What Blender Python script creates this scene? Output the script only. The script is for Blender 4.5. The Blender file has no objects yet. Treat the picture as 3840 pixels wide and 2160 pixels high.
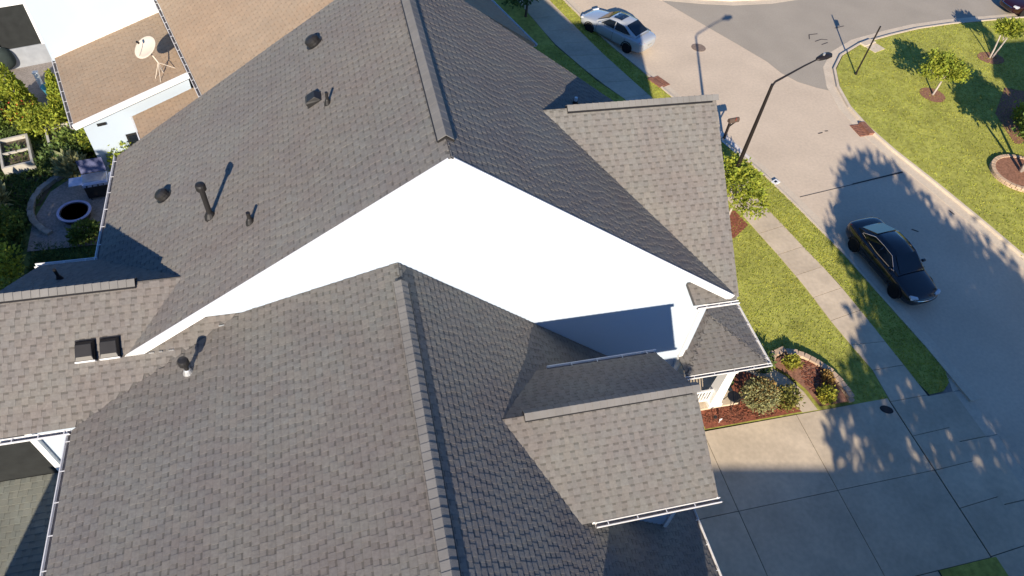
import bpy, bmesh, math, random
import numpy as np
from mathutils import Vector, Matrix
R = random.Random(7)
NR = np.random.RandomState(11)
S = bpy.context.scene
COL = S.collection

# ------------------------------------------------------------------ camera
cam_d = bpy.data.cameras.new('camera'); cam = bpy.data.objects.new('camera', cam_d); COL.objects.link(cam)
S.camera = cam
ya, pi_, ro = math.radians(18.60372), math.radians(49.77608), math.radians(-7.12610)
f = Vector((math.sin(ya)*math.cos(pi_), math.cos(ya)*math.cos(pi_), -math.sin(pi_)))
r = Vector((math.cos(ya), -math.sin(ya), 0)); dn = f.cross(r)
r2 = math.cos(ro)*r + math.sin(ro)*dn; d2 = -math.sin(ro)*r + math.cos(ro)*dn
CAMZ = 22.5
cam.matrix_world = Matrix(((r2.x, -d2.x, -f.x, 0), (r2.y, -d2.y, -f.y, 0), (r2.z, -d2.z, -f.z, CAMZ), (0, 0, 0, 1)))
cam_d.sensor_fit = 'HORIZONTAL'; cam_d.sensor_width = 36.0; cam_d.lens = 36.0*2625.42/3840
cam_d.clip_start = 0.1; cam_d.clip_end = 3000

# ------------------------------------------------------------------ light
AZ, EL = math.radians(19.2), math.radians(23.9)
W = bpy.data.worlds.new('World'); S.world = W; W.use_nodes = True
nt = W.node_tree; bg = nt.nodes['Background']
sky = nt.nodes.new('ShaderNodeTexSky'); sky.sky_type = 'NISHITA'; sky.sun_disc = False
sky.sun_elevation = EL; sky.sun_rotation = math.radians(180+19.2); sky.altitude = 100
sky.air_density = 1.0; sky.dust_density = 0.1; sky.ozone_density = 10.0
nt.links.new(sky.outputs[0], bg.inputs[0]); bg.inputs[1].default_value = 0.098
sun_d = bpy.data.lights.new('sun', 'SUN'); sun = bpy.data.objects.new('sun', sun_d); COL.objects.link(sun)
sun_d.energy = 5.0; sun_d.angle = math.radians(0.53); sun_d.color = (1.0, 0.87, 0.70)
sun.rotation_euler = Vector((math.sin(AZ)*math.cos(EL), math.cos(AZ)*math.cos(EL), -math.sin(EL))).to_track_quat('-Z', 'Y').to_euler()
S.view_settings.view_transform = 'Standard'; S.view_settings.look = 'None'
S.view_settings.exposure = 0.65; S.view_settings.gamma = 1; S.view_settings.use_curve_mapping = False

# ------------------------------------------------------------------ materials
MATS = {}
def mat(name, col, rough=0.8, var=0.12, scale=3.0, metal=0.0, bump=0.0, bscale=40.0, spec=0.3, tint=False, scale2=None, var2=0.0, coat=0.0, stretch=None, trans=0.0, col2=None):
    if name in MATS: return MATS[name]
    m = bpy.data.materials.new(name); m.use_nodes = True; n = m.node_tree.nodes; l = m.node_tree.links
    b = n['Principled BSDF']; b.inputs['Roughness'].default_value = rough; b.inputs['Metallic'].default_value = metal
    b.inputs['Specular IOR Level'].default_value = spec; b.inputs['Coat Weight'].default_value = coat
    geo = n.new('ShaderNodeNewGeometry'); vec = geo.outputs['Position']
    if stretch:
        mp = n.new('ShaderNodeMapping'); mp.inputs['Scale'].default_value = stretch; l.new(vec, mp.inputs[0]); vec = mp.outputs[0]
    def noise(sc, det=4):
        t = n.new('ShaderNodeTexNoise'); t.inputs['Scale'].default_value = sc; t.inputs['Detail'].default_value = det; l.new(vec, t.inputs['Vector']); return t.outputs[0]
    def ramp(src, v):
        mr = n.new('ShaderNodeMapRange'); mr.inputs[1].default_value = 0.3; mr.inputs[2].default_value = 0.7
        mr.inputs[3].default_value = 1-v; mr.inputs[4].default_value = 1+v; l.new(src, mr.inputs[0]); return mr.outputs[0]
    def mul(a, fac):
        x = n.new('ShaderNodeMix'); x.data_type = 'RGBA'; x.blend_type = 'MULTIPLY'; x.inputs[0].default_value = 1
        l.new(a, x.inputs[6]); l.new(fac, x.inputs[7]); return x.outputs[2]
    rgb = n.new('ShaderNodeRGB'); rgb.outputs[0].default_value = (*col, 1); c = rgb.outputs[0]
    if col2:
        x = n.new('ShaderNodeMix'); x.data_type = 'RGBA'; mr = n.new('ShaderNodeMapRange'); mr.inputs[1].default_value = .38; mr.inputs[2].default_value = .62; l.new(noise(.9, 3), mr.inputs[0]); l.new(mr.outputs[0], x.inputs[0])
        l.new(c, x.inputs[6]); x.inputs[7].default_value = (*col2, 1); c = x.outputs[2]
    if var: c = mul(c, ramp(noise(scale), var))
    if scale2: c = mul(c, ramp(noise(scale2, 2), var2))
    if tint:
        at = n.new('ShaderNodeAttribute'); at.attribute_name = 'tint'; c = mul(c, at.outputs['Color'])
    l.new(c, b.inputs['Base Color'])
    if trans:
        b.inputs['Subsurface Weight'].default_value = 0
        tr = n.new('ShaderNodeBsdfTranslucent'); l.new(c, tr.inputs[0]); mx = n.new('ShaderNodeMixShader'); mx.inputs[0].default_value = trans
        l.new(b.outputs[0], mx.inputs[1]); l.new(tr.outputs[0], mx.inputs[2]); l.new(mx.outputs[0], n['Material Output'].inputs[0])
    if bump:
        bp = n.new('ShaderNodeBump'); bp.inputs['Strength'].default_value = bump; bp.inputs['Distance'].default_value = 0.02
        l.new(noise(bscale, 3), bp.inputs['Height']); l.new(bp.outputs[0], b.inputs['Normal'])
    MATS[name] = m; return m
M_SH = mat('grey_shingle', (0.203, 0.187, 0.175), 0.95, 0.07, 0.9, col2=(0.196, 0.188, 0.172), bump=0.5, bscale=90, tint=True, scale2=14, var2=0.10, spec=0.12)
M_DECK = mat('roof_deck', (0.11, 0.105, 0.1), 0.95, 0.1)
M_CAP = mat('grey_ridge_cap', (0.20, 0.193, 0.185), 0.95, 0.10, 2, bump=0.4, bscale=90, tint=True, spec=0.12)
M_TANSH = mat('tan_shingle', (0.355, 0.27, 0.192), 0.95, 0.05, 0.8, bump=0.4, bscale=80, tint=True, scale2=9, var2=0.03, spec=0.12)
M_OLD = mat('grey_green_shingle', (0.19, 0.2, 0.175), 0.95, 0.12, 1.2, bump=0.4, bscale=80, tint=True, spec=0.12)
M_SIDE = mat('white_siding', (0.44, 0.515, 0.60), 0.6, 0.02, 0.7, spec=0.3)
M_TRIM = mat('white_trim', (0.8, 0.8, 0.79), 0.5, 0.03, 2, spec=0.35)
M_TRIMS = mat('white_gutter', (0.76, 0.76, 0.76), 0.4, 0.06, 3, spec=0.4)
M_GUTIN = mat('gutter_dirt', (0.2, 0.18, 0.17), 0.9, 0.3, 6)
M_BLK = mat('black_plastic', (0.018, 0.017, 0.017), 0.5, 0.1, 5, spec=0.4)
M_BLKM = mat('black_vent_metal', (0.02, 0.019, 0.019), 0.45, 0.15, 5, spec=0.4)
M_GALV = mat('galvanised_metal', (0.55, 0.55, 0.54), 0.4, 0.15, 8, metal=0.6)
M_BRONZE = mat('bronze_pole', (0.016, 0.012, 0.011), 0.5, 0.1, 3, spec=0.4)
M_CONC = mat('concrete_road', (0.61, 0.505, 0.385), 0.92, 0.08, 0.35, scale2=7, var2=0.06, bump=0.2, bscale=60, spec=0.2)
M_ASPH = mat('asphalt', (0.375, 0.335, 0.275), 0.95, 0.06, 0.5, scale2=12, var2=0.06, bump=0.2, bscale=90, spec=0.2)
M_CURB = mat('pale_concrete_kerb', (0.62, 0.53, 0.41), 0.9, 0.07, 1.0, scale2=9, var2=0.07, bump=0.2, bscale=50, spec=0.2)
M_WALK = mat('pale_concrete_slab', (0.59, 0.49, 0.36), 0.92, 0.12, 0.7, scale2=6, var2=0.07, bump=0.2, bscale=50, spec=0.2, tint=True)
M_JOINT = mat('joint_dirt', (0.06, 0.055, 0.05), 0.95, 0.2, 5)
M_DARKLINE = mat('dark_road_line', (0.05, 0.045, 0.045), 0.8, 0.2, 5)
M_LAWN = mat('lawn_turf', (0.36, 0.365, 0.085), 0.95, 0.16, 0.7, scale2=5, var2=0.22, bump=0.6, bscale=25, spec=0.1)
M_GRASS = mat('grass_blades', (0.37, 0.385, 0.07), 0.8, 0.2, 1.1, tint=True, spec=0.1, trans=0.25)
M_SOIL = mat('garden_soil', (0.11, 0.09, 0.06), 0.95, 0.3, 3, bump=0.6, bscale=18)
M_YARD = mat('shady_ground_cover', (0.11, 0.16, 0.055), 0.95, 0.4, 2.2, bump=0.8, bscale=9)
M_MULCH = mat('red_mulch', (0.25, 0.085, 0.05), 0.95, 0.35, 9, bump=0.8, bscale=22)
M_MULCHB = mat('brown_mulch', (0.28, 0.14, 0.09), 0.95, 0.3, 9, bump=0.8, bscale=22)
M_MCHIP = mat('mulch_chips', (0.2, 0.075, 0.045), 0.95, 0.25, 9, tint=True)
M_BLOCK = mat('tan_wall_block', (0.52, 0.39, 0.28), 0.9, 0.12, 5, bump=0.4, bscale=40, tint=True)
M_STONE = mat('grey_edging_stone', (0.3, 0.28, 0.25), 0.9, 0.2, 4, bump=0.4, bscale=25, tint=True)
M_PATIO = mat('patio_gravel', (0.27, 0.24, 0.22), 0.95, 0.25, 12, bump=0.5, bscale=30)
M_BARK = mat('pale_bark', (0.42, 0.37, 0.33), 0.9, 0.25, 6, bump=0.4, bscale=30)
M_BARKD = mat('dark_bark', (0.12, 0.09, 0.07), 0.9, 0.25, 6, bump=0.4, bscale=30)
M_L1 = mat('bright_leaf', (0.30, 0.345, 0.045), 0.7, 0.2, 2, tint=True, spec=0.25, trans=0.35)
M_L2 = mat('mid_leaf', (0.14, 0.195, 0.04), 0.7, 0.2, 2, tint=True, spec=0.25, trans=0.3)
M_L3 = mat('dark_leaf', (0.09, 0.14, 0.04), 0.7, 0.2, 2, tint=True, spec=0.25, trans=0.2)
M_LR = mat('rusty_leaf', (0.30, 0.20, 0.07), 0.7, 0.2, 2, tint=True, spec=0.2, trans=0.3)
M_LG = mat('grey_leaf', (0.33, 0.33, 0.16), 0.8, 0.2, 2, tint=True, spec=0.2, trans=0.3)
M_RED = mat('red_petal', (0.5, 0.07, 0.04), 0.7, 0.1, 2, tint=True, trans=0.3)
M_YEL = mat('yellow_petal', (0.7, 0.42, 0.02), 0.7, 0.1, 2)
M_GLASS = mat('dark_glass', (0.008, 0.012, 0.018), 0.06, 0, spec=0.8)
M_SCREEN = mat('dark_screen', (0.02, 0.022, 0.022), 0.8, 0.2, 3)
M_SILVER = mat('silver_paint', (0.5, 0.53, 0.55), 0.25, 0.02, 1, metal=0.25, spec=0.5, coat=0.8)
M_NAVY = mat('dark_paint', (0.012, 0.014, 0.02), 0.22, 0, spec=0.5, coat=0.9)
M_MAROON = mat('maroon_paint', (0.022, 0.004, 0.006), 0.22, 0, spec=0.5, coat=0.9)
M_TYRE = mat('tyre_rubber', (0.014, 0.014, 0.014), 0.85, 0.1, 6)
M_RIM = mat('alloy_rim', (0.45, 0.45, 0.46), 0.35, 0.05, 6, metal=0.8)
M_LIGHT = mat('headlight_lens', (0.6, 0.62, 0.65), 0.1, 0, spec=0.8)
M_TAIL = mat('taillight_lens', (0.35, 0.015, 0.012), 0.15, 0, spec=0.7)
M_CHROME = mat('chrome', (0.75, 0.75, 0.76), 0.12, 0, metal=1.0)
M_DISH = mat('cream_dish_paint', (0.62, 0.55, 0.46), 0.5, 0.04, 3)
M_STEEL = mat('stainless_steel', (0.5, 0.54, 0.68), 0.3, 0.1, 5, metal=0.5)  # slightly blue: reflected sky is put into the steel colour
M_LID = mat('sky_tinted_enamel', (0.10, 0.11, 0.2), 0.3, 0.05, 5)  # sky reflected in the raised lid is put into its blue
M_IRON = mat('rusty_iron', (0.25, 0.12, 0.08), 0.85, 0.3, 8, bump=0.3, bscale=30)
M_BEDW = mat('weathered_white_board', (0.45, 0.43, 0.38), 0.8, 0.15, 4)
M_BLUE = mat('blue_plastic', (0.05, 0.22, 0.32), 0.5, 0.1, 4)
M_CANVAS = mat('dark_green_canvas', (0.03, 0.042, 0.04), 0.85, 0.15, 4)
M_WOOD = mat('brown_box', (0.10, 0.07, 0.055), 0.7, 0.15, 6)

# ------------------------------------------------------------------ helpers
def tag(o, label=None, cat=None, group=None, kind=None):
    if label: o['label'] = label
    if cat: o['category'] = cat
    if group: o['group'] = group
    if kind: o['kind'] = kind
    return o
def link(name, me, parent=None):
    o = bpy.data.objects.new(name, me); COL.objects.link(o)
    if parent is not None:
        o.parent = parent
        if parent.get('_w'): o.matrix_parent_inverse = Matrix.Translation(-parent.location)
    return o
def wthing(name, loc, label, cat, group=None):   # a thing whose parts are given in world coordinates
    o = empty(name, loc, 0, label, cat, group); o['_w'] = 1; WT.append(o); return o
WT = []
def empty(name, loc=(0, 0, 0), rz=0.0, label=None, cat=None, group=None):
    o = bpy.data.objects.new(name, None); COL.objects.link(o); o.location = loc; o.rotation_euler = (0, 0, rz); o.empty_display_size = 0.3
    return tag(o, label, cat, group)
class MB:
    def __init__(s): s.v = []; s.f = []; s.c = []
    def add(s, vs, fs, c=(1, 1, 1)):
        o = len(s.v); s.v.extend([tuple(p) for p in vs]); s.f.extend([tuple(i+o for i in q) for q in fs]); s.c.extend([c]*len(fs))
    def box(s, x0, x1, y0, y1, z0, z1, c=(1, 1, 1), M=None):
        vs = [Vector((x, y, z)) for z in (z0, z1) for x, y in ((x0, y0), (x1, y0), (x1, y1), (x0, y1))]
        if M is not None: vs = [M @ p for p in vs]
        s.add(vs, [(3, 2, 1, 0), (4, 5, 6, 7), (0, 1, 5, 4), (1, 2, 6, 5), (2, 3, 7, 6), (3, 0, 4, 7)], c)
    def bar(s, a, b, w, h=None, up=(0, 0, 1), c=(1, 1, 1)):
        a = Vector(a); b = Vector(b); h = h or w; t = (b-a).normalized(); u = Vector(up)
        x = t.cross(u)
        if x.length < 1e-4: x = t.cross(Vector((1, 0, 0)))
        x.normalize(); z = x.cross(t)
        vs = [p + x*sx*w/2 + z*sz*h/2 for p in (a, b) for sx, sz in ((-1, -1), (1, -1), (1, 1), (-1, 1))]
        s.add(vs, [(0, 1, 2, 3), (7, 6, 5, 4), (4, 5, 1, 0), (5, 6, 2, 1), (6, 7, 3, 2), (7, 4, 0, 3)], c)
    def tube(s, pts, rad, n=8, c=(1, 1, 1), caps=True):
        pts = [Vector(p) for p in pts]; rads = rad if isinstance(rad, (list, tuple)) else [rad]*len(pts)
        rings = []
        for i, p in enumerate(pts):
            t = (pts[min(i+1, len(pts)-1)]-pts[max(i-1, 0)]).normalized()
            x = t.cross(Vector((0.13, 0.2, 1)));
            if x.length < 0.2: x = t.cross(Vector((1, 0.1, 0)))
            x.normalize(); y = t.cross(x)
            rings.append([p + (x*math.cos(2*math.pi*k/n)+y*math.sin(2*math.pi*k/n))*rads[i] for k in range(n)])
        vs = [q for rg in rings for q in rg]; fs = []
        for i in range(len(pts)-1):
            for k in range(n): fs.append((i*n+k, (i+1)*n+k, (i+1)*n+(k+1) % n, i*n+(k+1) % n))
        if caps: fs.append(tuple(range(n))); fs.append(tuple((len(pts)-1)*n+k for k in reversed(range(n))))
        s.add(vs, fs, c)
    def prism(s, poly, z0, z1, c=(1, 1, 1)):
        n = len(poly); vs = [(p[0], p[1], z0) for p in poly]+[(p[0], p[1], z1) for p in poly]
        s.add(vs, [tuple(reversed(range(n))), tuple(range(n, 2*n))]+[(i, (i+1) % n, n+(i+1) % n, n+i) for i in range(n)], c)
    def loft(s, rings, closed=True, cap=True, c=(1, 1, 1)):
        n = len(rings[0]); vs = [q for rg in rings for q in rg]; fs = []
        for i in range(len(rings)-1):
            for k in range(n if closed else n-1): fs.append((i*n+k, i*n+(k+1) % n, (i+1)*n+(k+1) % n, (i+1)*n+k))
        if cap and closed: fs.append(tuple(reversed(range(n)))); fs.append(tuple((len(rings)-1)*n+k for k in range(n)))
        s.add(vs, fs, c)
    def lathe(s, prof, n=16, org=(0, 0, 0), c=(1, 1, 1)):
        s.loft([[(org[0]+r_*math.cos(2*math.pi*k/n), org[1]+r_*math.sin(2*math.pi*k/n), org[2]+z) for k in range(n)] for r_, z in prof], c=c)
    def mesh(s, name, mats, smooth=False, fix=False):
        me = bpy.data.meshes.new(name); me.from_pydata(s.v, [], s.f)
        for m in (mats if isinstance(mats, (list, tuple)) else [mats]): me.materials.append(m)
        a = me.attributes.new('tint', 'FLOAT_COLOR', 'FACE')
        a.data.foreach_set('color', [x for c in s.c for x in (*c, 1.0)])
        if fix:
            bm = bmesh.new(); bm.from_mesh(me); bmesh.ops.recalc_face_normals(bm, faces=bm.faces); bm.to_mesh(me); bm.free()
        if smooth: me.polygons.foreach_set('use_smooth', [True]*len(me.polygons))
        me.update(); return me
    def build(s, name, mats, parent=None, smooth=False, fix=False):
        return link(name, s.mesh(name, mats, smooth, fix), parent)
def bevel(o, w=0.02, seg=2):
    m = o.modifiers.new('bevel', 'BEVEL'); m.width = w; m.segments = seg; m.limit_method = 'ANGLE'; return o
def subsurf(o, lv=1):
    m = o.modifiers.new('subsurf', 'SUBSURF'); m.levels = lv; m.render_levels = lv; return o
def structure(o): o['kind'] = 'structure'; return o
def rot2(x, y, a): return (x*math.cos(a)-y*math.sin(a), x*math.sin(a)+y*math.cos(a))

# ------------------------------------------------------------------ roofs of real shingles
E_COURSE = 0.172
def tint_for(rn, P, warm=0.0):
    k = 0.5*math.sin(P.x*0.9+P.y*0.35)+0.5*math.sin(P.y*1.3-P.x*0.5+P.z)
    b = 1.0 + rn.uniform(-0.045, 0.045) + 0.03*k
    h = rn.uniform(-0.02, 0.02)+0.018*math.sin(P.x*0.5-P.y*0.7)
    return (b*(1+h), b, b*(1-h*0.8))
def clip_range(poly, t):
    xs = []
    n = len(poly)
    for i in range(n):
        (s0, t0), (s1, t1) = poly[i], poly[(i+1) % n]
        if abs(t1-t0) < 1e-9: continue
        u = (t-t0)/(t1-t0)
        if -1e-6 <= u <= 1+1e-6: xs.append(s0+(s1-s0)*u)
    return (min(xs), max(xs)) if len(xs) >= 2 else None
def roof(house, poly, shing, mat_deck=None, seed=1, cand=None, thick=0.14, tabs=(0.10, 0.24), gaps=(0.09, 0.15), contrast=1.0, deck_name='roof'):
    """poly: 3D convex polygon; first two points run along the eave."""
    rn = random.Random(seed); P = [Vector(p) for p in poly]
    n = Vector((0, 0, 0))
    for i in range(len(P)):
        a, b = P[i], P[(i+1) % len(P)]
        n += Vector(((a.y-b.y)*(a.z+b.z), (a.z-b.z)*(a.x+b.x), (a.x-b.x)*(a.y+b.y)))
    n.normalize()
    if n.z < 0: n = -n
    s = Vector((0, 0, 1)).cross(n).normalized(); t = n.cross(s)
    O = P[0]; q = [((p-O).dot(s), (p-O).dot(t)) for p in P]
    mb = MB(); k = len(P)
    mb.add([p - n*0.004 for p in P]+[p-n*thick for p in P], [tuple(range(k)), tuple(reversed(range(k, 2*k)))]+[(i, k+i, k+(i+1) % k, (i+1) % k) for i in range(k)])
    d = mb.build(deck_name, mat_deck or M_DECK, house, fix=True)
    tmin = min(a[1] for a in q); tmax = max(a[1] for a in q)
    W3 = lambda a, b, h: O + s*a + t*b + n*h
    t0 = tmin; row = 0
    while t0 < tmax-0.03:
        t1 = min(t0+E_COURSE, tmax)
        r0 = clip_range(q, t0+1e-4); r1 = clip_range(q, t1-1e-4)
        if r0 and r1:
            a0, b0 = r0; a1, b1 = r1
            x = min(a0, a1) - rn.uniform(0, 0.4); xe = max(b0, b1); tabn = rn.random() < .5
            while x < xe:
                w = rn.uniform(*tabs) if tabn else rn.uniform(*gaps)
                la, lb = max(x, a0), min(x+w, b0); ua, ub = max(x, a1), min(x+w, b1)
                if la < lb+1e-6 or ua < ub+1e-6:
                    if la > lb: la = lb = (ua if la > ua else ub)
                    if ua > ub: ua = ub = (la if ua > la else lb)
                    c = tint_for(rn, W3(la, t0, 0))
                    if tabn:
                        if cand is not None and la > a0+.01 and lb < b0-.01 and ua == la and ub == lb and t1-t0 > E_COURSE-.001:
                            cand.append((W3((la+lb)/2, (t0+t1)/2, 0), W3(la, t0, 0), s.copy(), t.copy(), n.copy(), lb-la, c)); 
                        else:
                            H0, H1, B = .021, .009, .003
                            u = .84; ta_, tb_ = la+(ua-la)*u, lb+(ub-lb)*u; tq = t0+(t1-t0)*u; Hq = H0+(H1-H0)*u
                            vs = [W3(la, t0, H0), W3(lb, t0, H0), W3(ub, t1, H1), W3(ua, t1, H1), W3(la, t0, B), W3(lb, t0, B), W3(ub, t1, B), W3(ua, t1, B), W3(tb_, tq, Hq), W3(ta_, tq, Hq)]
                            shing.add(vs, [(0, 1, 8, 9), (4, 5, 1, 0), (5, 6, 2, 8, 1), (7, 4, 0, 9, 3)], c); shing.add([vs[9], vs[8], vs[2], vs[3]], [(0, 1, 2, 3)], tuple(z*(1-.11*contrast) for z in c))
                    else:
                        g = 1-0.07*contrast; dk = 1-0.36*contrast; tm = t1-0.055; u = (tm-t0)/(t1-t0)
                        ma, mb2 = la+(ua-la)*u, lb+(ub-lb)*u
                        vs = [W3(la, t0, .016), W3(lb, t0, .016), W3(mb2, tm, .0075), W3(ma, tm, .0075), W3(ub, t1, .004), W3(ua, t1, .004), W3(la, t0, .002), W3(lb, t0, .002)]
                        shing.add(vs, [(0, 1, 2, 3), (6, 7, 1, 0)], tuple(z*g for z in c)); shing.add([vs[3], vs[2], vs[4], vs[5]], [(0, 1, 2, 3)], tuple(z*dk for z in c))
                x += w; tabn = not tabn
        t0 = t1; row += 1
    return d
def emit_tab(mb, it):
    c0, p, s, t, n, w, c = it
    W3 = lambda a, b, h: p + s*a + t*b + n*h
    H0, H1, B = .021, .009, .003; e = E_COURSE
    mb.add([W3(0, 0, H0), W3(w, 0, H0), W3(w, e, H1), W3(0, e, H1), W3(0, 0, B), W3(w, 0, B), W3(w, e, B), W3(0, e, B), W3(w, e*.84, H0+(H1-H0)*.84), W3(0, e*.84, H0+(H1-H0)*.84)], [(0, 1, 8, 9), (4, 5, 1, 0), (5, 6, 2, 8, 1), (7, 4, 0, 9, 3)], c)
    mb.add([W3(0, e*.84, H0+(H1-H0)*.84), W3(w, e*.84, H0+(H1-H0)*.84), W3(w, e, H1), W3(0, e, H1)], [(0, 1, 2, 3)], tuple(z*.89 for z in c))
def finish_shingles(house, shing, cand, m, singles=0):
    fv = f; ranked = []
    for it in cand:
        v = it[0]-Vector((0, 0, CAMZ)); zc = v.dot(fv); x = v.dot(r2)/zc/(1920/2625.4); y = v.dot(d2)/zc/(1080/2625.4)
        ok = abs(x) < .98 and abs(y) < .98 and -v.normalized().dot(it[4]) > 0.1
        ranked.append((-(-v.normalized().dot(it[4]))*it[5]/v.length**2 if ok else 1, it))
    ranked.sort(key=lambda a: a[0])
    tm = {}
    for i, (sc, it) in enumerate(ranked):
        if i >= singles or sc > 0: emit_tab(shing, it); continue
        c0, p, s, t, n, w, c = it; wq = round(w/0.03)*0.03; key = (round(wq, 2), i % 4)
        if key not in tm:
            rr = random.Random(i); bb = 1+rr.uniform(-.045, .045)
            mb = MB(); emit_tab(mb, (None, Vector((-wq/2, 0, 0)), Vector((1, 0, 0)), Vector((0, 1, 0)), Vector((0, 0, 1)), wq, (bb*1.01, bb, bb*.99))); tm[key] = mb.mesh('shingle', m)
        o = link('shingle', tm[key], house); p = p + s*(w/2)
        o.matrix_basis = Matrix(((s.x, t.x, n.x, p.x), (s.y, t.y, n.y, p.y), (s.z, t.z, n.z, p.z), (0, 0, 0, 1)))
    o = shing.build('shingles', m, house); o['kind'] = 'stuff'; return o
def ridge_caps(house, a, b, n1, n2, m=None, width=0.17, step=0.19, lift=0.0, seed=3, vent=True, start=0.0, relief=.013):
    """bent cap shingles laid along a ridge from a to b; vent: a raised strip below them."""
    a = Vector(a); b = Vector(b); t = (b-a).normalized(); L = (b-a).length; n1 = Vector(n1).normalized(); n2 = Vector(n2).normalized()
    e1 = n1.cross(t); e1 = e1 if e1.z < 0 else -e1; e2 = n2.cross(t); e2 = e2 if e2.z < 0 else -e2
    rn = random.Random(seed)
    if vent:
        mb = MB(); p0, p1 = a+t*start, b-t*0.15; hh = 0.07; wv = width-.012
        up = Vector((0, 0, 1))
        rings = [[q+e1*wv+n1*.012, q+e1*wv+n1*hh, q+up*(hh-.004), q+e2*wv+n2*hh, q+e2*wv+n2*.012] for q in (p0, p1)]
        mb.loft(rings, closed=True); mb.build('ridge_vent', M_BLKM, house, fix=True); lift += hh*1.3
    prot = []
    for k in range(3):
        mb = MB(); c = 1+rn.uniform(-.05, .05); Lc = step*1.12; o0, o1 = .022, .012
        def sec(y, h, th):
            up = Vector((0, 0, 1)); q = t*y
            return [q+e1*width+n1*(h), q+e1*width*.25+(n1*.85+up*.15)*(h+.004), q+up*(h+.006)*1.05, q+e2*width*.25+(n2*.85+up*.15)*(h+.004), q+e2*width+n2*h,
                    q+e2*width+n2*(h-th), q+up*(h-th), q+e1*width+n1*(h-th)]
        mb.loft([sec(0, .008+relief, .010), sec(Lc, .008, .006)], closed=True, c=(c, c, c*.99)); prot.append(mb.mesh('ridge_cap', m or M_CAP))
        bm = bmesh.new(); bm.from_mesh(prot[-1]); bmesh.ops.recalc_face_normals(bm, faces=bm.faces); bm.to_mesh(prot[-1]); bm.free()
    x = start if vent else 0
    while x < L-.05:
        o = link('ridge_cap', prot[rn.randrange(3)], house); p = a+t*x+Vector((0, 0, lift)); o.location = p; x += step
def gutter(house, a, b, out, w=0.13, h=0.12, hang=0.75, m=None):
    """open trough from a to b; out = horizontal outward direction."""
    a = Vector(a); b = Vector(b); out = Vector(out).normalized(); t = (b-a).normalized(); L = (b-a).length; up = Vector((0, 0, 1)); mb = MB()
    prof = [(0, 0), (0, -h), (w*.7, -h), (w, -h*.35), (w, 0.0), (w-.022, 0.0), (w-.022, -.012), (w-.012, -.012), (w-.012, -h*.33), (w*.68, -h+.012), (.012, -h+.012), (.012, 0)]
    mb.loft([[q+out*x+up*z for x, z in prof] for q in (a, b)], closed=True)
    g = mb.build('gutter', m or M_TRIMS, house, fix=True)
    mi = MB(); mi.add([a+out*.013-up*(h-.02), b+out*.013-up*(h-.02), b+out*w*.9-up*(h-.045), a+out*w*.9-up*(h-.045)], [(0, 1, 2, 3)]); mi.build('gutter_litter', M_GUTIN, g)
    hm = MB(); hm.bar(Vector((0, 0, 0)), out*w, .022, .008); me = hm.mesh('gutter_hanger', m or M_TRIMS); x = .3
    while x < L: o = link('gutter_hanger', me, g); o.location = a+t*x-up*.006; x += hang
    return g
def board(house, a, b, w, th, name, m=None, up=(0, 0, 1)):
    mb = MB(); mb.bar(a, b, th, w, up); return mb.build(name, m or M_TRIM, house)

# ------------------------------------------------------------------ ground
def sheet(name, poly, z, m, thick=0.0):
    mb = MB()
    if thick: mb.prism(poly, z-thick, z)
    else: mb.add([(x, y, z) for x, y in poly], [tuple(range(len(poly)))])
    o = mb.build(name, m, None, fix=True)
    bm = bmesh.new(); bm.from_mesh(o.data); bmesh.ops.triangulate(bm, faces=bm.faces); bm.to_mesh(o.data); bm.free()
    return structure(o)
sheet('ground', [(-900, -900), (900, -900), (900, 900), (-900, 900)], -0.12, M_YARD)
near_curb = [(22.75, -6), (22.75, 8), (22.75, 9.4), (22.52, 12.1), (22.2, 14.4), (21.78, 17.7), (21.15, 20.7), (20.6, 23.0), (19.9, 25.2), (18.9, 28.3), (18.0, 31.0), (17.4, 33.0), (16.6, 35.2), (15.9, 37.6), (15.2, 40.5), (14.2, 45), (12, 52)]
far_curb = [(34.5, -6), (32.2, 8), (30.7, 14.6), (30.0, 18.2), (29.3, 21.3), (28.6, 24.0), (28.25, 26.0), (28.2, 28.0), (28.6, 30.0), (29.4, 31.8), (30.7, 33.2), (32.8, 34.35), (35.7, 35.15), (38.1, 35.7), (41, 36.05), (46, 36.3), (60, 36.6), (90, 37)]
road_poly = [(x+.0, y) for x, y in near_curb] + [(12, 80), (90, 80)] + list(reversed(far_curb))
sheet('road', road_poly, 0.0, M_CONC)
bnd = [(20.2, 43.5), (21.6, 40.8), (23.5, 37.1), (24.6, 35.0), (25.6, 33.0), (25.9, 31.8), (26.5, 30.8), (27.4, 30.1), (28.3, 29.6)]
sheet('asphalt_road', bnd+[(28.6, 30.0), (29.4, 31.8), (30.7, 33.2), (32.8, 34.35), (35.7, 35.15), (38.1, 35.7), (41, 36.05), (46, 36.3), (60, 36.6), (90, 37), (90, 60), (15, 60), (16, 50)], 0.005, M_ASPH)
def offset_line(pts, dist):
    out = []
    for i, p in enumerate(pts):
        a = pts[max(i-1, 0)]; b = pts[min(i+1, len(pts)-1)]; t = Vector((b[0]-a[0], b[1]-a[1])).normalized()
        out.append((p[0]-t.y*dist, p[1]+t.x*dist))
    return out
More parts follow.
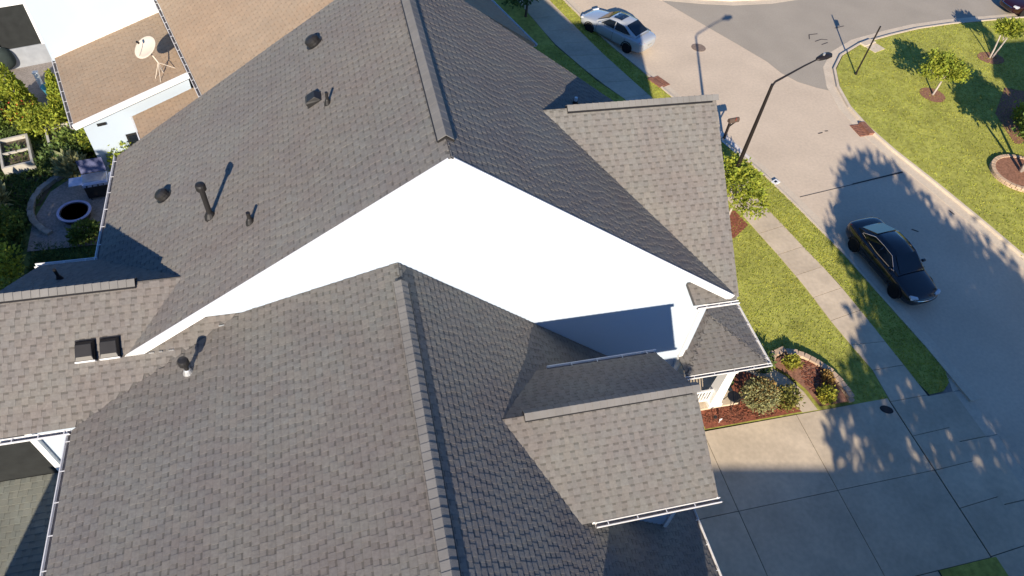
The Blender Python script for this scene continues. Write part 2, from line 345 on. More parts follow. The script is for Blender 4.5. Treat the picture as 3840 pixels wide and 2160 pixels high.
def kerb(name, line, side, w=0.17, h=0.14, gut=0.5, a=0, b=None):
    line = line[a:b]; inner = offset_line(line, side*0.0); back = offset_line(line, side*w); front = offset_line(line, -side*gut)
    mb = MB(); rings = []
    for (x0, y0), (x1, y1), (x2, y2) in zip(front, inner, back):
        rings.append([(x0, y0, .012), (x1, y1, .02), (x1+(x2-x1)*.15, y1+(y2-y1)*.15, h-.01), (x1+(x2-x1)*.4, y1+(y2-y1)*.4, h), (x2, y2, h), (x2, y2, -.1), (x0, y0, -.1)])
    mb.loft(rings); return structure(mb.build(name, M_CURB, None, fix=True))
kerb('kerb', near_curb, 1, a=2)
kerb('far_kerb', far_curb, -1, gut=0.55)
top_kerb = [(19.5, 43), (21.8, 41.2), (24.4, 40.55), (26.5, 40.2), (29.2, 40.2), (33, 40.8)]
kerb('distant_kerb', top_kerb, 1, w=.3, gut=.5)
# lawns
LZ = 0.11
front_lawn = [(8.3, 10.2), (17.66, 10.12), (19.3, 10.02), (19.4, 11.4), (18.98, 14.0), (18.8, 15.95), (18.38, 18.6), (17.9, 21.0), (17.2, 23.6), (16.2, 27.0), (15.3, 30.3), (14.3, 32.1), (12.9, 35.9), (12.3, 39), (11, 45), (-2, 45), (-2, 21), (8.3, 21)]
sheet('front_lawn', front_lawn, LZ, M_LAWN)
strip = [(21.1, 9.95), (21.75, 9.98), (22.25, 10.3), (22.45, 10.8), (22.36, 12.1), (22.03, 14.4), (21.6, 17.6), (20.98, 20.6), (20.43, 22.9), (19.72, 25.1), (18.72, 28.2), (17.82, 30.9), (17.2, 32.9), (16.42, 35.1), (15.7, 37.5), (15.0, 40.4), (14, 44.9), (13.1, 44.6), (14.25, 39.8), (15.45, 34.8), (16.9, 30.2), (18.2, 26.0), (19.15, 21.8), (19.75, 18.8), (20.45, 15.9), (20.8, 12.2), (20.95, 10.5)]
sheet('verge_grass', strip, LZ, M_LAWN)
island = [(34.7, -6), (32.4, 8), (30.9, 14.65), (30.2, 18.25), (29.5, 21.35), (28.8, 24.05), (28.45, 26.0), (28.4, 27.95), (28.78, 29.9), (29.55, 31.65), (30.8, 33.0), (32.85, 34.15), (35.75, 34.95), (38.15, 35.5), (41, 35.85), (46, 36.1), (60, 36.4), (90, 36.8), (90, -6)]
sheet('island_lawn', island, LZ, M_LAWN)
sheet('distant_lawn', [(19.3, 43.4), (21.9, 41.55), (24.5, 40.9), (26.5, 40.55), (29.2, 40.55), (32.9, 41.2), (60, 46), (60, 90), (10, 90), (14, 52)], LZ, M_LAWN)
# driveway and pavement slabs, each a piece of its own
def slab(parent, poly, z=0.12, m=None, name='slab', th=0.14, shrink=0.012):
    cx = sum(p[0] for p in poly)/len(poly); cy = sum(p[1] for p in poly)/len(poly)
    q = []
    for x, y in poly:
        l = math.hypot(cx-x, cy-y); q.append((x+(cx-x)/l*shrink*1.4, y+(cy-y)/l*shrink*1.4))
    mb = MB(); b = 1+R.uniform(-.05, .05); mb.prism(q, z-th, z, (b, b, b)); return mb.build(name, m or M_WALK, parent, fix=True)
drv = structure(sheet('driveway', [(8.2, -3), (19.4, -3), (19.4, 10.1), (8.2, 10.1)], 0.095, M_JOINT))
for xs in ((8.3, 11.42), (11.42, 15.27), (15.27, 19.27)):
    for ys in ((-2.9, 0.6), (0.6, 3.87), (3.87, 7.06), (7.06, 10.12)):
        if xs[0] > 15 and ys[1] < 4: continue
        slab(drv, [(xs[0], ys[0]), (xs[1], ys[0]), (xs[1], ys[1]), (xs[0], ys[1])])
sheet('lawn_corner', [(17.2, -3), (19.45, -3), (19.45, 3.86), (17.2, 3.86)], 0.128, M_LAWN); slab(drv, [(15.27, -2.9), (17.15, -2.9), (17.15, 3.87), (15.27, 3.87)])
walk = structure(sheet('pavement', [(19.2, -3), (21.2, -3), (21.1, 9.9), (20.9, 12.2), (20.5, 15.9), (19.8, 18.8), (19.2, 21.8), (18.25, 26), (16.95, 30.2), (15.5, 34.8), (14.3, 39.8), (13.2, 44.5), (11, 44.8), (12.2, 39), (12.85, 35.9), (14.25, 32.1), (15.25, 30.3), (16.15, 27), (17.15, 23.6), (17.85, 21), (18.3, 18.6), (18.75, 15.95), (18.95, 14), (19.3, 11.4), (19.2, 9.9)], 0.09, M_JOINT))
Lw = [(19.3, -2), (19.3, 3.9), (19.3, 5.6), (19.3, 7.05), (19.3, 8.45), (19.3, 9.95), (19.4, 11.4), (19.17, 12.7), (18.98, 14.0), (18.87, 15.3), (18.7, 16.6), (18.48, 17.9), (18.2, 19.3), (17.93, 20.8), (17.57, 22.3), (17.15, 23.8), (16.7, 25.3), (16.2, 27.0), (15.75, 28.7), (15.3, 30.3), (14.5, 31.9), (13.9, 33.3), (13.4, 34.7), (12.9, 36.1), (12.6, 37.5), (12.3, 39), (11.9, 41), (11.2, 44.5)]
Rw = [(21.1, -2), (21.05, 4.0), (21.02, 5.7), (21.0, 7.1), (20.98, 8.5), (20.98, 9.95), (20.87, 11.4), (20.76, 12.6), (20.62, 14.3), (20.47, 15.6), (20.25, 16.9), (19.95, 18.2), (19.68, 19.6), (19.35, 21.1), (18.98, 22.6), (18.6, 24.2), (18.2, 25.8), (17.75, 27.4), (17.3, 29.0), (16.85, 30.5), (16.4, 31.9), (15.98, 33.3), (15.55, 34.7), (15.2, 36.1), (14.8, 37.6), (14.4, 39.3), (13.9, 41.4), (13.05, 44.4)]
for i in range(len(Lw)-1): slab(walk, [Lw[i], Rw[i], Rw[i+1], Lw[i+1]], 0.122)
apron = structure(sheet('driveway_apron', [(20.9, -3), (22.8, -3), (22.75, 9.4), (22.5, 11.5), (22.2, 10.6), (21.0, 10.2)], 0.035, M_STONE))
for ya_, yb_ in ((-2, 2.6), (2.6, 5.4), (5.4, 7.9), (7.9, 9.92)):
    slab(apron, [(20.98, ya_), (22.2, ya_), (22.2, yb_), (20.96, yb_)], 0.10)
    slab(apron, [(22.2, ya_), (22.74, ya_), (22.74, yb_), (22.2, yb_)], 0.05, M_CURB)
slab(apron, [(22.2, 9.92), (22.74, 9.92), (22.6, 11.6), (22.4, 10.6)], 0.05, M_CURB)
# road joint and dark marks
mb = MB()
for (a, b, w) in (((21.6, 21.45), (28.2, 22.4), .03), ((24.9, 21.95), (28.2, 22.45), .055)): mb.bar((*a, .008), (*b, .008), w, .012)
structure(mb.build('road_joint', M_DARKLINE))
mb = MB()  # short dark strokes laid on the road
for a, b in (((29.7, 35.2), (29.95, 35.7)), ((29.95, 35.7), (30.6, 35.75)), ((29.95, 34.9), (30.5, 35.1)), ((30.5, 35.1), (30.9, 35.0)), ((30.2, 34.5), (30.75, 34.7)), ((32.2, 36.3), (33.0, 36.5)), ((25.2, 26.05), (25.5, 26.1)), ((25.7, 26.2), (25.9, 26.2)), ((26.1, 18.5), (26.35, 18.3)), ((28.9, 19.4), (29.0, 19.1))):
    mb.bar((*a, .009), (*b, .009), .06, .01)
structure(mb.build('dark_marks', M_DARKLINE))

# ------------------------------------------------------------------ main townhouse
H1 = wthing('townhouse', (1, 11, 0), 'large white townhouse with grey shingle gables filling the foreground', 'house')
sh, cand = MB(), []
zB, xB = 13.05, 2.10
zBl = lambda x: zB-.669*(xB-x); zBr = lambda x: zB-.72*(x-xB)
y0B, y1B = 11.21, 20.15
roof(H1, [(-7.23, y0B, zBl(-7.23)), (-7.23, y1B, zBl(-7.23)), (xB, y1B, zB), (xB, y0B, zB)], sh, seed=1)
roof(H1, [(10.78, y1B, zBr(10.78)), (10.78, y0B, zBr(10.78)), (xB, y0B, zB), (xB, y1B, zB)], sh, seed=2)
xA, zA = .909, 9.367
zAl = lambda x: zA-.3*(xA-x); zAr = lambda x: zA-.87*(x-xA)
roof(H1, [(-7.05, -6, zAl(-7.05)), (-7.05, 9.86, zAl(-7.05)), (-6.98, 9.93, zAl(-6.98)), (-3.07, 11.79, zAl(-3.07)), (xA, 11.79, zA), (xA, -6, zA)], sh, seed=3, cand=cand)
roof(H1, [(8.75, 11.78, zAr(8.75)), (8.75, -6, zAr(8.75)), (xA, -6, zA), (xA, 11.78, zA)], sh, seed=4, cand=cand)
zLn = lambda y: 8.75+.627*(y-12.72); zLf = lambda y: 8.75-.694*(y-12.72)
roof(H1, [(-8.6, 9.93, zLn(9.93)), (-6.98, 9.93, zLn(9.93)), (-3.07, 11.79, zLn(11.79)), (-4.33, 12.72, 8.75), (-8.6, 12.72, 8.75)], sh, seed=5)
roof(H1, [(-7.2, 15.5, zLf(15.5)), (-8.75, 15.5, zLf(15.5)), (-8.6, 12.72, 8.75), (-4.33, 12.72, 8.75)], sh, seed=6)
# dormer facing the street, and its twin nearer the viewer
def dormer(yr, xe, dn, df, seed):
    zr = 7.715; x0 = xA+(zA-zr)/.87; ze = 6.405; xv = xA+(zA-ze)/.87
    roof(H1, [(xe, yr-dn, ze), (xv, yr-dn, ze), (x0, yr, zr), (xe, yr, zr)], sh, seed=seed)
    roof(H1, [(xv, yr+df, ze), (xe, yr+df, ze), (xe, yr, zr), (x0, yr, zr)], sh, seed=seed+1)
    n1 = (0, -(zr-ze)/dn, 1); n2 = (0, (zr-ze)/df, 1)
    ridge_caps(H1, (x0, yr, zr), (xe, yr, zr), n1, n2, start=.55, lift=.0, seed=seed)
    gutter(H1, (xv+.35, yr-dn-.01, ze-.015), (xe+.06, yr-dn-.01, ze-.015), (0, -1, 0)); gutter(H1, (xe+.06, yr+df+.01, ze-.015), (xv+.35, yr+df+.01, ze-.015), (0, 1, 0))
    xf = xe-.62; mb = MB(); yn, yf_ = yr-dn+.42, yr+df-.42
    pr = [(yn, ze+.15), (yr, zr-.2), (yf_, ze+.15)]
    for x1 in (xf,):
        mb.add([(x1, yn, 3.2), (x1, yf_, 3.2), (x1, yf_, ze+.02), (x1, yr, zr-.16), (x1, yn, ze+.02), (x0, yn, 3.2), (x0, yf_, 3.2), (x0, yf_, ze+.02), (x0, yr, zr-.16), (x0, yn, ze+.02)],
               [(0, 1, 2, 3, 4), (9, 8, 7, 6, 5), (0, 4, 9, 5), (1, 6, 7, 2)])
    mb.build('dormer_wall', M_SIDE, H1, fix=True)
    board(H1, (xf+.01, yn-.015, 3.4), (xf+.01, yn-.015, ze+.02), .12, .12, 'corner_board', up=(0, 1, 0))
    for k in range(20):
        z = 3.5+k*.145
        if z < ze-.1:
            x_s = max(x0, xA+(zA-z)/.87)
            if xf-x_s > .1: board(H1, (x_s, yn-.012, z), (xf-.05, yn-.012, z), .135, .02, 'siding_board', M_SIDE)
    board(H1, (xv+.3, yr-dn+.03, ze-.1), (xe-.02, yr-dn+.03, ze-.1), .16, .03, 'fascia'); board(H1, (xv+.3, yr+df-.03, ze-.1), (xe-.02, yr+df-.03, ze-.1), .16, .03, 'fascia')
    for dy, sg in ((dn, -1), (df, 1)): board(H1, (xe-.015, yr+sg*dy, ze-.1), (xe-.015, yr, zr-.1), .17, .035, 'rake_board')
    board(H1, (x0+2, yr-dn+.22, ze-.16), (xe-.05, yr-dn+.22, ze-.16), .02, .36, 'soffit')
dormer(7.9, 7.86, 2.38, 1.98, 11)
dormer(1.0, 6.9, 2.38, 1.98, 13)
# big street gable crossing the tall roof
zC, yC = 10.55, 15.9; xC0 = xB+(zB-zC)/.72
roof(H1, [(11.03, 11.25, zC-.837*(yC-11.25)), (10.83, 11.25, zC-.837*(yC-11.25)), (xC0, yC, zC), (11.03, yC, zC)], sh, seed=15)
roof(H1, [(10.83, 20.1, zC-.9*(20.1-yC)), (11.03, 20.1, zC-.9*(20.1-yC)), (11.03, yC, zC), (xC0, yC, zC)], sh, seed=16)
ridge_caps(H1, (xC0, yC, zC), (11.03, yC, zC), (0, -.837, 1), (0, .9, 1), start=.75, seed=5)
for sg, y_ in ((-1, 11.25), (1, 20.1)): board(H1, (10.98, y_+sg*-.05, zC-.837*4.6-.12), (10.98, yC, zC-.12), .18, .03, 'rake_board')
# eave return under the tall gable
roof(H1, [(9.55, 11.16, 6.66), (10.92, 11.16, 6.66), (10.6, 11.77, 6.98), (9.45, 11.77, 6.98)], sh, seed=17)
gutter(H1, (9.6, 11.14, 6.64), (10.98, 11.14, 6.64), (0, -1, 0), w=.11, h=.11, hang=.4)
gutter(H1, (10.84, 11.2, 6.64), (10.84, 11.9, 6.64), (1, 0, 0), w=.11, h=.11, hang=.5)
# porch roof
pa, pz = (11.83, 12.95), 3.38
roof(H1, [(10.3, 10.96, 2.9), (13.35, 10.96, 2.9), (pa[0], pa[1], pz)], sh, seed=18, thick=.1)
roof(H1, [(13.35, 10.96, 2.9), (13.35, 15.5, 2.9), (pa[0], 15.5, pz), (pa[0], pa[1], pz)], sh, seed=19, thick=.1)
roof(H1, [(10.3, 15.5, 2.9), (10.3, 10.96, 2.9), (pa[0], pa[1], pz), (pa[0], 15.5, pz)], sh, seed=20, thick=.1)
gutter(H1, (10.25, 10.94, 2.89), (13.5, 10.94, 2.89), (0, -1, 0)); gutter(H1, (13.37, 10.85, 2.89), (13.37, 15.5, 2.89), (1, 0, 0))
mb = MB(); mb.box(10.45, 13.2, 11.1, 11.3, 2.5, 2.79); mb.box(13.0, 13.2, 11.3, 15.3, 2.5, 2.79); mb.build('porch_beam', M_TRIM, H1)
for yy in (11.2, 14.9):
    mb = MB(); cx_ = 12.2 if yy < 12 else 13.05
    mb.loft([[(cx_+sx*w, yy+sy*w, z) for sx, sy in ((-1, -1), (1, -1), (1, 1), (-1, 1))] for w, z in ((.27, .25), (.27, .42), (.22, .46), (.17, 2.4), (.21, 2.42), (.21, 2.52))]); mb.build('porch_column', M_TRIM, H1, fix=True)
mb = MB(); mb.box(10.4, 13.2, 10.95, 15.3, -.1, .25); mb.build('porch_floor', M_WALK, H1)
mb = MB(); mb.bar((10.45, 11.2, 1.1), (12.0, 11.2, 1.1), .07); mb.bar((10.45, 11.2, .42), (12.0, 11.2, .42), .06); rl = mb.build('railing', M_TRIM, H1)
bm_ = MB(); bm_.box(-.02, .02, -.02, .02, .42, 1.08); me = bm_.mesh('baluster', M_TRIM)
for k in range(13): o = link('baluster', me, rl); o.location = (10.52+k*.12, 11.2, 0)
# ridges of the tall roof and of the near roof
ridge_caps(H1, (xB, y0B+.02, zB), (xB, y1B, zB), (-.669, 0, 1), (.72, 0, 1), start=.6, seed=6, width=.21, step=.3, relief=.004)
ridge_caps(H1, (xA, 11.75, zA), (xA, 3.0, zA), (-.3, 0, 1), (.87, 0, 1), start=.62, seed=7, width=.19, step=.2)
ridge_caps(H1, (-4.5, 12.72, 8.75), (-8.6, 12.72, 8.75), (0, -.627, 1), (0, .694, 1), start=.9, seed=8, width=.18)
# gutters, fascias, rakes
gutter(H1, (-7.06, 9.9, 6.96), (-7.06, -6, 6.96), (-1, 0, 0)); gutter(H1, (-8.62, 9.91, 6.99), (-7.1, 9.91, 6.99), (0, -1, 0), hang=.55)
gutter(H1, (-7.24, 20.2, 6.79), (-7.24, 15.5, 6.79), (-1, 0, 0)); gutter(H1, (-7.3, 15.52, 6.8), (-8.9, 15.52, 6.8), (0, 1, 0), hang=.55)
gutter(H1, (8.76, -6, 2.53), (8.76, 11.7, 2.53), (1, 0, 0))
board(H1, (-8.62, 9.93, 6.86), (-8.62, 12.72, 8.6), .2, .04, 'rake_board'); board(H1, (-8.75, 15.5, 6.7), (-8.62, 12.72, 8.6), .2, .04, 'rake_board')
for xe, ze in ((-7.2, zBl(-7.2)), (10.75, zBr(10.75))):
    board(H1, (xe, y0B+.005, ze-.11), (xB, y0B+.005, zB-.11), .24, .04, 'rake_board'); board(H1, (xe, y1B-.06, ze-.13), (xB, y1B-.06, zB-.13), .2, .04, 'rake_board')
    mb = MB(); mb.add([(xe, y0B+.03, ze-.19), (xB, y0B+.03, zB-.19), (xB, 11.79, zB-.19), (xe, 11.79, ze-.19)], [(0, 1, 2, 3)]); mb.build('soffit', M_TRIM, H1)
mb = MB(); mb.add([(xB-.3, y0B-.016, zB-.44), (xB+.3, y0B-.016, zB-.44), (xB+.3, y0B-.016, zB-.22), (xB, y0B-.016, zB-.012), (xB-.3, y0B-.016, zB-.22), (xB-.3, y0B+.05, zB-.44), (xB+.3, y0B+.05, zB-.44), (xB+.3, y0B+.05, zB-.22), (xB, y0B+.05, zB-.012), (xB-.3, y0B+.05, zB-.22)], [(0, 1, 2, 3, 4), (9, 8, 7, 6, 5)]+[(i, 5+i, 5+(i+1) % 5, (i+1) % 5) for i in range(5)]); mb.build('rake_apex_block', M_TRIM, H1, fix=True)
# walls
def gable_block(prof, y0, y1, name='wall', m=None):
    n = len(prof); mb = MB(); mb.add([(x, y0, z) for x, z in prof]+[(x, y1, z) for x, z in prof], [tuple(range(n)), tuple(reversed(range(n, 2*n)))]+[(i, n+i, n+(i+1) % n, (i+1) % n) for i in range(n)])
    return mb.build(name, m or M_SIDE, H1, fix=True)
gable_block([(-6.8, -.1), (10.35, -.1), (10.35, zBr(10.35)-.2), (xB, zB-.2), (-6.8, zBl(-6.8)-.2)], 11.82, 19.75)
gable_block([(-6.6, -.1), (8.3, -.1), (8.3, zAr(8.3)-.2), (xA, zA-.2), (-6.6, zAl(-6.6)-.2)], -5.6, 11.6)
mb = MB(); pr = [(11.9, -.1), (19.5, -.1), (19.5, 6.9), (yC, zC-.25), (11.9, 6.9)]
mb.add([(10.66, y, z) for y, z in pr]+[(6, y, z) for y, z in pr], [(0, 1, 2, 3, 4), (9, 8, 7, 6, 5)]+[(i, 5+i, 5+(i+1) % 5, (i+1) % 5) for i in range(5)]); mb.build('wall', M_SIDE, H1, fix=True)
mb = MB(); pr = [(10.35, -.1), (15.1, -.1), (15.1, 6.7), (12.72, 8.5), (10.35, 6.95)]
mb.add([(-8.25, y, z) for y, z in pr]+[(-4, y, z) for y, z in pr], [(0, 1, 2, 3, 4), (9, 8, 7, 6, 5)]+[(i, 5+i, 5+(i+1) % 5, (i+1) % 5) for i in range(5)]); mb.build('wall', M_SIDE, H1, fix=True)
# lap siding boards of the tall gable wall
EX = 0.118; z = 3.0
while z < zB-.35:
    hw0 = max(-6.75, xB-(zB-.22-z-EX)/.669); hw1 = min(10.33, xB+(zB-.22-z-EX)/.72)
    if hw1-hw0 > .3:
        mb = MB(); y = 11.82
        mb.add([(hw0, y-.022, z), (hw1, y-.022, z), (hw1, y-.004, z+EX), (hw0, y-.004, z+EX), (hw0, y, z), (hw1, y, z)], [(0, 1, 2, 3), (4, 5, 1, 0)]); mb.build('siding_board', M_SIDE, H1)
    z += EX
board(H1, (10.37, 11.79, .2), (10.37, 11.79, 6.8), .14, .14, 'corner_board', up=(0, 1, 0))
# dark screened opening and white post in the left wing
mb = MB(); mb.box(-11.5, -8.32, 10.3, 12.5, 4.2, 6.5); mb.build('screen', M_SCREEN, H1)
board(H1, (-8.24, 10.31, 4.3), (-8.24, 10.31, 6.9), .15, .15, 'corner_board', up=(0, 1, 0))
# low lean-to roof beside it
lo = MB(); roof(H1, [(-12.5, 4.0, 3.55), (-6.65, 4.0, 3.55), (-6.65, 10.28, 4.4), (-12.5, 10.28, 4.4)], lo, M_OLD, seed=22, contrast=.5)
o = lo.build('shingles', M_OLD, H1); o['kind'] = 'stuff'
mb = MB(); mb.box(-12.3, -6.6, 4.4, 10.3, -.1, 3.5); mb.build('wall', M_SIDE, H1)
# wing of the same house outside the frame, lower left
mb = MB(); mb.box(-11.2, -6.7, -5.6, 2.5, -.1, 8.4); mb.build('wall', M_SIDE, H1)
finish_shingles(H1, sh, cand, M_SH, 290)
# ---- roof vents and pipes (parts of the house)
def slope_frame(p, n):
    n = Vector(n).normalized(); s = Vector((0, 0, 1)).cross(n).normalized(); t = n.cross(s)
    return Matrix(((s.x, t.x, n.x, p[0]), (s.y, t.y, n.y, p[1]), (s.z, t.z, n.z, p[2]), (0, 0, 0, 1)))
def box_vent(p, n, w=.42, l=.42, h=.16, lip=None):
    M = slope_frame(p, n); mb = MB()
    mb.box(-w*.54, w*.54, -l*.54, l*.54, 0.02, .035, M=M); b = mb.build('vent_flashing', M_BLKM, H1)
    mb = MB(); vs = [M @ Vector(q) for q in ((-w/2, -l/2, .03), (w/2, -l/2, .03), (w/2, l/2, .03), (-w/2, l/2, .03), (-w*.5, -l*.5, h*.85), (w*.5, -l*.5, h*.85), (w*.42, l*.3, h), (-w*.42, l*.3, h), (-w*.42, -l*.3, h), (w*.42, -l*.3, h))]
    mb.add(vs, [(0, 1, 5, 4), (1, 2, 6, 9, 5), (2, 3, 7, 6), (3, 0, 4, 8, 7), (4, 5, 9, 8), (8, 9, 6, 7)]); v = mb.build('roof_vent', M_BLKM, H1, fix=True); bevel(v, .012)
    if lip:
        mb = MB(); mb.box(-w*.52, w*.52, -l*.56, -l*.5, h*.1, h*.75, M=M); mb.build('vent_lip', lip, v)
    return v
def turtle_vent(p, n, w=.4):
    M = slope_frame(p, n); mb = MB(); rg = []
    for r_, z in ((1.25, .02), (1.25, .035), (.95, .04), (.9, .1), (1.0, .12), (.95, .19), (.6, .24), (.05, .255)):
        rg.append([M @ Vector((w*.5*r_*math.cos(a), w*.6*r_*math.sin(a), z)) for a in [2*math.pi*k/14 for k in range(14)]])
    mb.loft(rg); return mb.build('roof_vent', M_BLKM, H1, smooth=False, fix=True)
nBl, nAl, nLn, nLf, nBr = (-.669, 0, 1), (-.3, 0, 1), (0, -.627, 1), (0, .694, 1), (.72, 0, 1)
turtle_vent((-.48, 18.67, 11.33), nBl, .36); box_vent((-.62, 16.1, 11.24), nBl, .36, .4, .18); turtle_vent((-5.14, 16.35, 8.2), nBl, .36)
for x in (-6.62, -6.08): box_vent((x, 11.42, 7.93), nLn, .42, .5, .2, M_TRIM)
def pipe(p, h, rad, m=None, cap=None, boot=None):
    mb = MB(); mb.lathe([(rad*2.4, -.05), (rad*2.2, .03), (rad*1.35, .14), (rad*1.02, .16)], 12, p); b = mb.build('pipe_boot', boot or M_BLK, H1, fix=True)
    mb = MB(); mb.lathe([(rad, 0), (rad, h)], 12, p); q = mb.build('vent_pipe', m or M_BLK, H1, fix=True)
    if cap:
        mb = MB(); mb.lathe([(rad*1.05, h-.18), (rad*cap, h-.14), (rad*cap, h-.02), (rad*cap*.85, h+.03), (rad*.2, h+.06)], 14, p); mb.build('pipe_cap', m or M_BLK, q, fix=True)
pipe((-3.6, 14.24, 9.24), 1.08, .07, M_BLK, 1.8); pipe((-2.47, 13.08, 9.99), .34, .05); pipe((-.3, 15.62, 11.44), .36, .04)
pipe((-4.31, 10.46, 7.8), .52, .055, M_BLKM, 2.3, M_GALV); pipe((-7.5, 13.75, 8.03), .4, .04); pipe((7.3, 17.7, zBr(7.3)), .28, .05, M_TRIM)
mb = MB()
for k, (x, w) in enumerate(((-5.75, .1), (-5.5, .14), (-5.25, .12), (-5.02, .08), (-4.8, .12), (-3.6, .3), (-3.2, .25))):
    y = 11.18 if x < -4.5 else 11.55; mb.box(x, x+w, y, y+.03, zLn(y)+.02, zLn(y)+.05)
mb.build('step_flashing', M_GALV, H1)

# ------------------------------------------------------------------ foliage
def leaves(n, centre, size, sampler, m_seed, droop=0.0, col=(1, 1, 1), var=.3, elong=1.6, up=.3):
    """n small bent leaves placed by sampler(rs) -> offset, radial direction."""
    rs = np.random.RandomState(m_seed); vs, fs, cs = [], [], []
    for i in range(n):
        p, rad = sampler(rs); rad = Vector(rad)
        d = Vector(rs.normal(size=3))*.8+rad*.8+Vector((0, 0, up)); d.normalize()
        nn = d.cross(Vector(rs.normal(size=3))); nn.normalize(); w = d.cross(nn); sz = size*rs.uniform(.6, 1.35)
        c = Vector(centre)+Vector(p); L = d*sz*elong; wd = w*sz*.5; bend = nn*sz*.22-Vector((0, 0, droop*sz))
        o = len(vs); vs += [c, c+L*.5+wd+bend*.4, c+L+bend, c+L*.5-wd+bend*.4]; fs += [(o, o+1, o+2), (o, o+2, o+3)]
        b = 1+rs.uniform(-var, var); h = rs.uniform(-.12, .12); cc = (b*(1+h)*col[0], b*col[1], b*(1-h)*col[2]); cs += [cc, cc]
    return vs, fs, cs
def blob_sampler(blobs, shell=.55):
    tot = [b[3]*b[4]*b[5] for b in blobs]; tot = np.array(tot)/sum(tot)
    def sm(rs):
        b = blobs[rs.choice(len(blobs), p=tot)]; d = rs.normal(size=3); d /= np.linalg.norm(d); r_ = rs.uniform(shell**3, 1)**(1/3.)*(1+.12*rs.normal())
        p = np.array(b[:3])+d*r_*np.array(b[3:]); return p, d
    return sm
def cone_sampler(h, r0):
    def sm(rs):
        z = h*(1-math.sqrt(rs.uniform(0, 1))); a = rs.uniform(0, 6.283); r_ = r0*(1-z/h)**.8*rs.uniform(.75, 1.05)
        return (r_*math.cos(a), r_*math.sin(a), z), (math.cos(a)*.6, math.sin(a)*.6, .9)
    return sm
def foliage(name, parent, n, size, sampler, m, seed, centre=(0, 0, 0), **k):
    vs, fs, cs = leaves(n, centre, size, sampler, seed, **k); mb = MB(); mb.v = [tuple(v) for v in vs]; mb.f = fs; mb.c = cs
    return mb.build(name, m, parent)
def shrub(name, loc, blobs, n, size, m, seed, label, cat='shrub', group=None, stem=None, **k):
    t = empty(name, loc, 0, label, cat, group); foliage('foliage', t, n, size, blob_sampler(blobs), m, seed, **k)
    if stem:
        mb = MB(); zt = max(b[2] for b in blobs)
        for i in range(stem): a = i*2.4; mb.tube([(0.04*math.cos(a), .04*math.sin(a), -.05), (.18*math.cos(a), .18*math.sin(a), zt*.9)], [.025, .01], 5)
        mb.build('stem', M_BARKD, t)
    return t
def tree(loc, h, blobs, n, size, m, seed, label, group=None, trunk=(.09, .05), tm=None, bend=(0, 0), twin=False, name='tree', **k):
    t = empty(name, loc, 0, label, 'tree', group); mb = MB(); rr = random.Random(seed)
    top = (bend[0], bend[1], h)
    stems = [((0, 0), top)] if not twin else [((-.08, 0), (top[0]-.5, top[1], h)), ((.1, .02), (top[0]+.5, top[1]+.2, h))]
    for (bx, by), tp in stems:
        mb.tube([(bx, by, -.1), (bx+(tp[0]-bx)*.4+.03, by+(tp[1]-by)*.4, h*.4), (tp[0]*.8, tp[1]*.8-.02, h*.75), tp], [trunk[0], trunk[0]*.8, trunk[1]*1.1, trunk[1]], 8)
    mb.build('trunk', tm or M_BARK, t, smooth=True)
    mb = MB()
    for b in blobs:
        for j in range(3):
            q = (b[0]+rr.uniform(-.5, .5)*b[3], b[1]+rr.uniform(-.5, .5)*b[4], b[2]+rr.uniform(-.3, .5)*b[5]); s0 = (top[0]*.85, top[1]*.85, h*rr.uniform(.7, .98))
            mb.tube([s0, ((s0[0]+q[0])/2, (s0[1]+q[1])/2, (s0[2]+q[2])/2+.08*h*.3), q], [trunk[1]*.6, trunk[1]*.4, .008], 5)
    mb.build('branch', tm or M_BARK, t)
    foliage('crown', t, n, size, blob_sampler(blobs, .35), m, seed, **k); return t

# lawn blades
def grass(name, poly, n, z, seed, h=(.05, .1), w=.025, m=None, parent=None):
    P = np.array(poly); lo, hi = P.min(0), P.max(0); rs = np.random.RandomState(seed); pts = []
    X, Y = P[:, 0], P[:, 1]; X2, Y2 = np.roll(X, -1), np.roll(Y, -1)
    while len(pts) < n:
        c = rs.uniform(lo, hi, size=(4000, 2)); ins = np.zeros(4000, bool)
        for a, b, a2, b2 in zip(X, Y, X2, Y2):
            if b == b2: continue
            cond = ((b > c[:, 1]) != (b2 > c[:, 1])) & (c[:, 0] < (a2-a)*(c[:, 1]-b)/(b2-b)+a); ins ^= cond
        pts.extend(c[ins].tolist())
    pts = np.array(pts[:n]); a = rs.uniform(0, 6.28, n); hh = rs.uniform(*h, n); ln = rs.uniform(.6, 1.9, n)*hh; la = rs.uniform(0, 6.28, n)
    v = np.zeros((n, 3, 3)); v[:, 0, 0] = pts[:, 0]+np.cos(a)*w; v[:, 0, 1] = pts[:, 1]+np.sin(a)*w; v[:, 1, 0] = pts[:, 0]-np.cos(a)*w; v[:, 1, 1] = pts[:, 1]-np.sin(a)*w
    v[:, 2, 0] = pts[:, 0]+np.cos(la)*ln; v[:, 2, 1] = pts[:, 1]+np.sin(la)*ln; v[:, :2, 2] = z; v[:, 2, 2] = z+hh
    patch = .5*np.sin(pts[:, 0]*1.7+pts[:, 1]*.9)+.5*np.sin(pts[:, 1]*2.3-pts[:, 0]*.6)
    b = 1+rs.uniform(-.3, .3, n)+.08*patch; hu = rs.uniform(-.1, .08, n)+.05*patch
    mb = MB(); mb.v = [tuple(p) for p in v.reshape(-1, 3)]; mb.f = [(3*i, 3*i+1, 3*i+2) for i in range(n)]; mb.c = [(b_*(1+h_), b_, b_*.9) for b_, h_ in zip(b, hu)]
    o = mb.build(name, m or M_GRASS, parent); o['kind'] = 'stuff'; return o
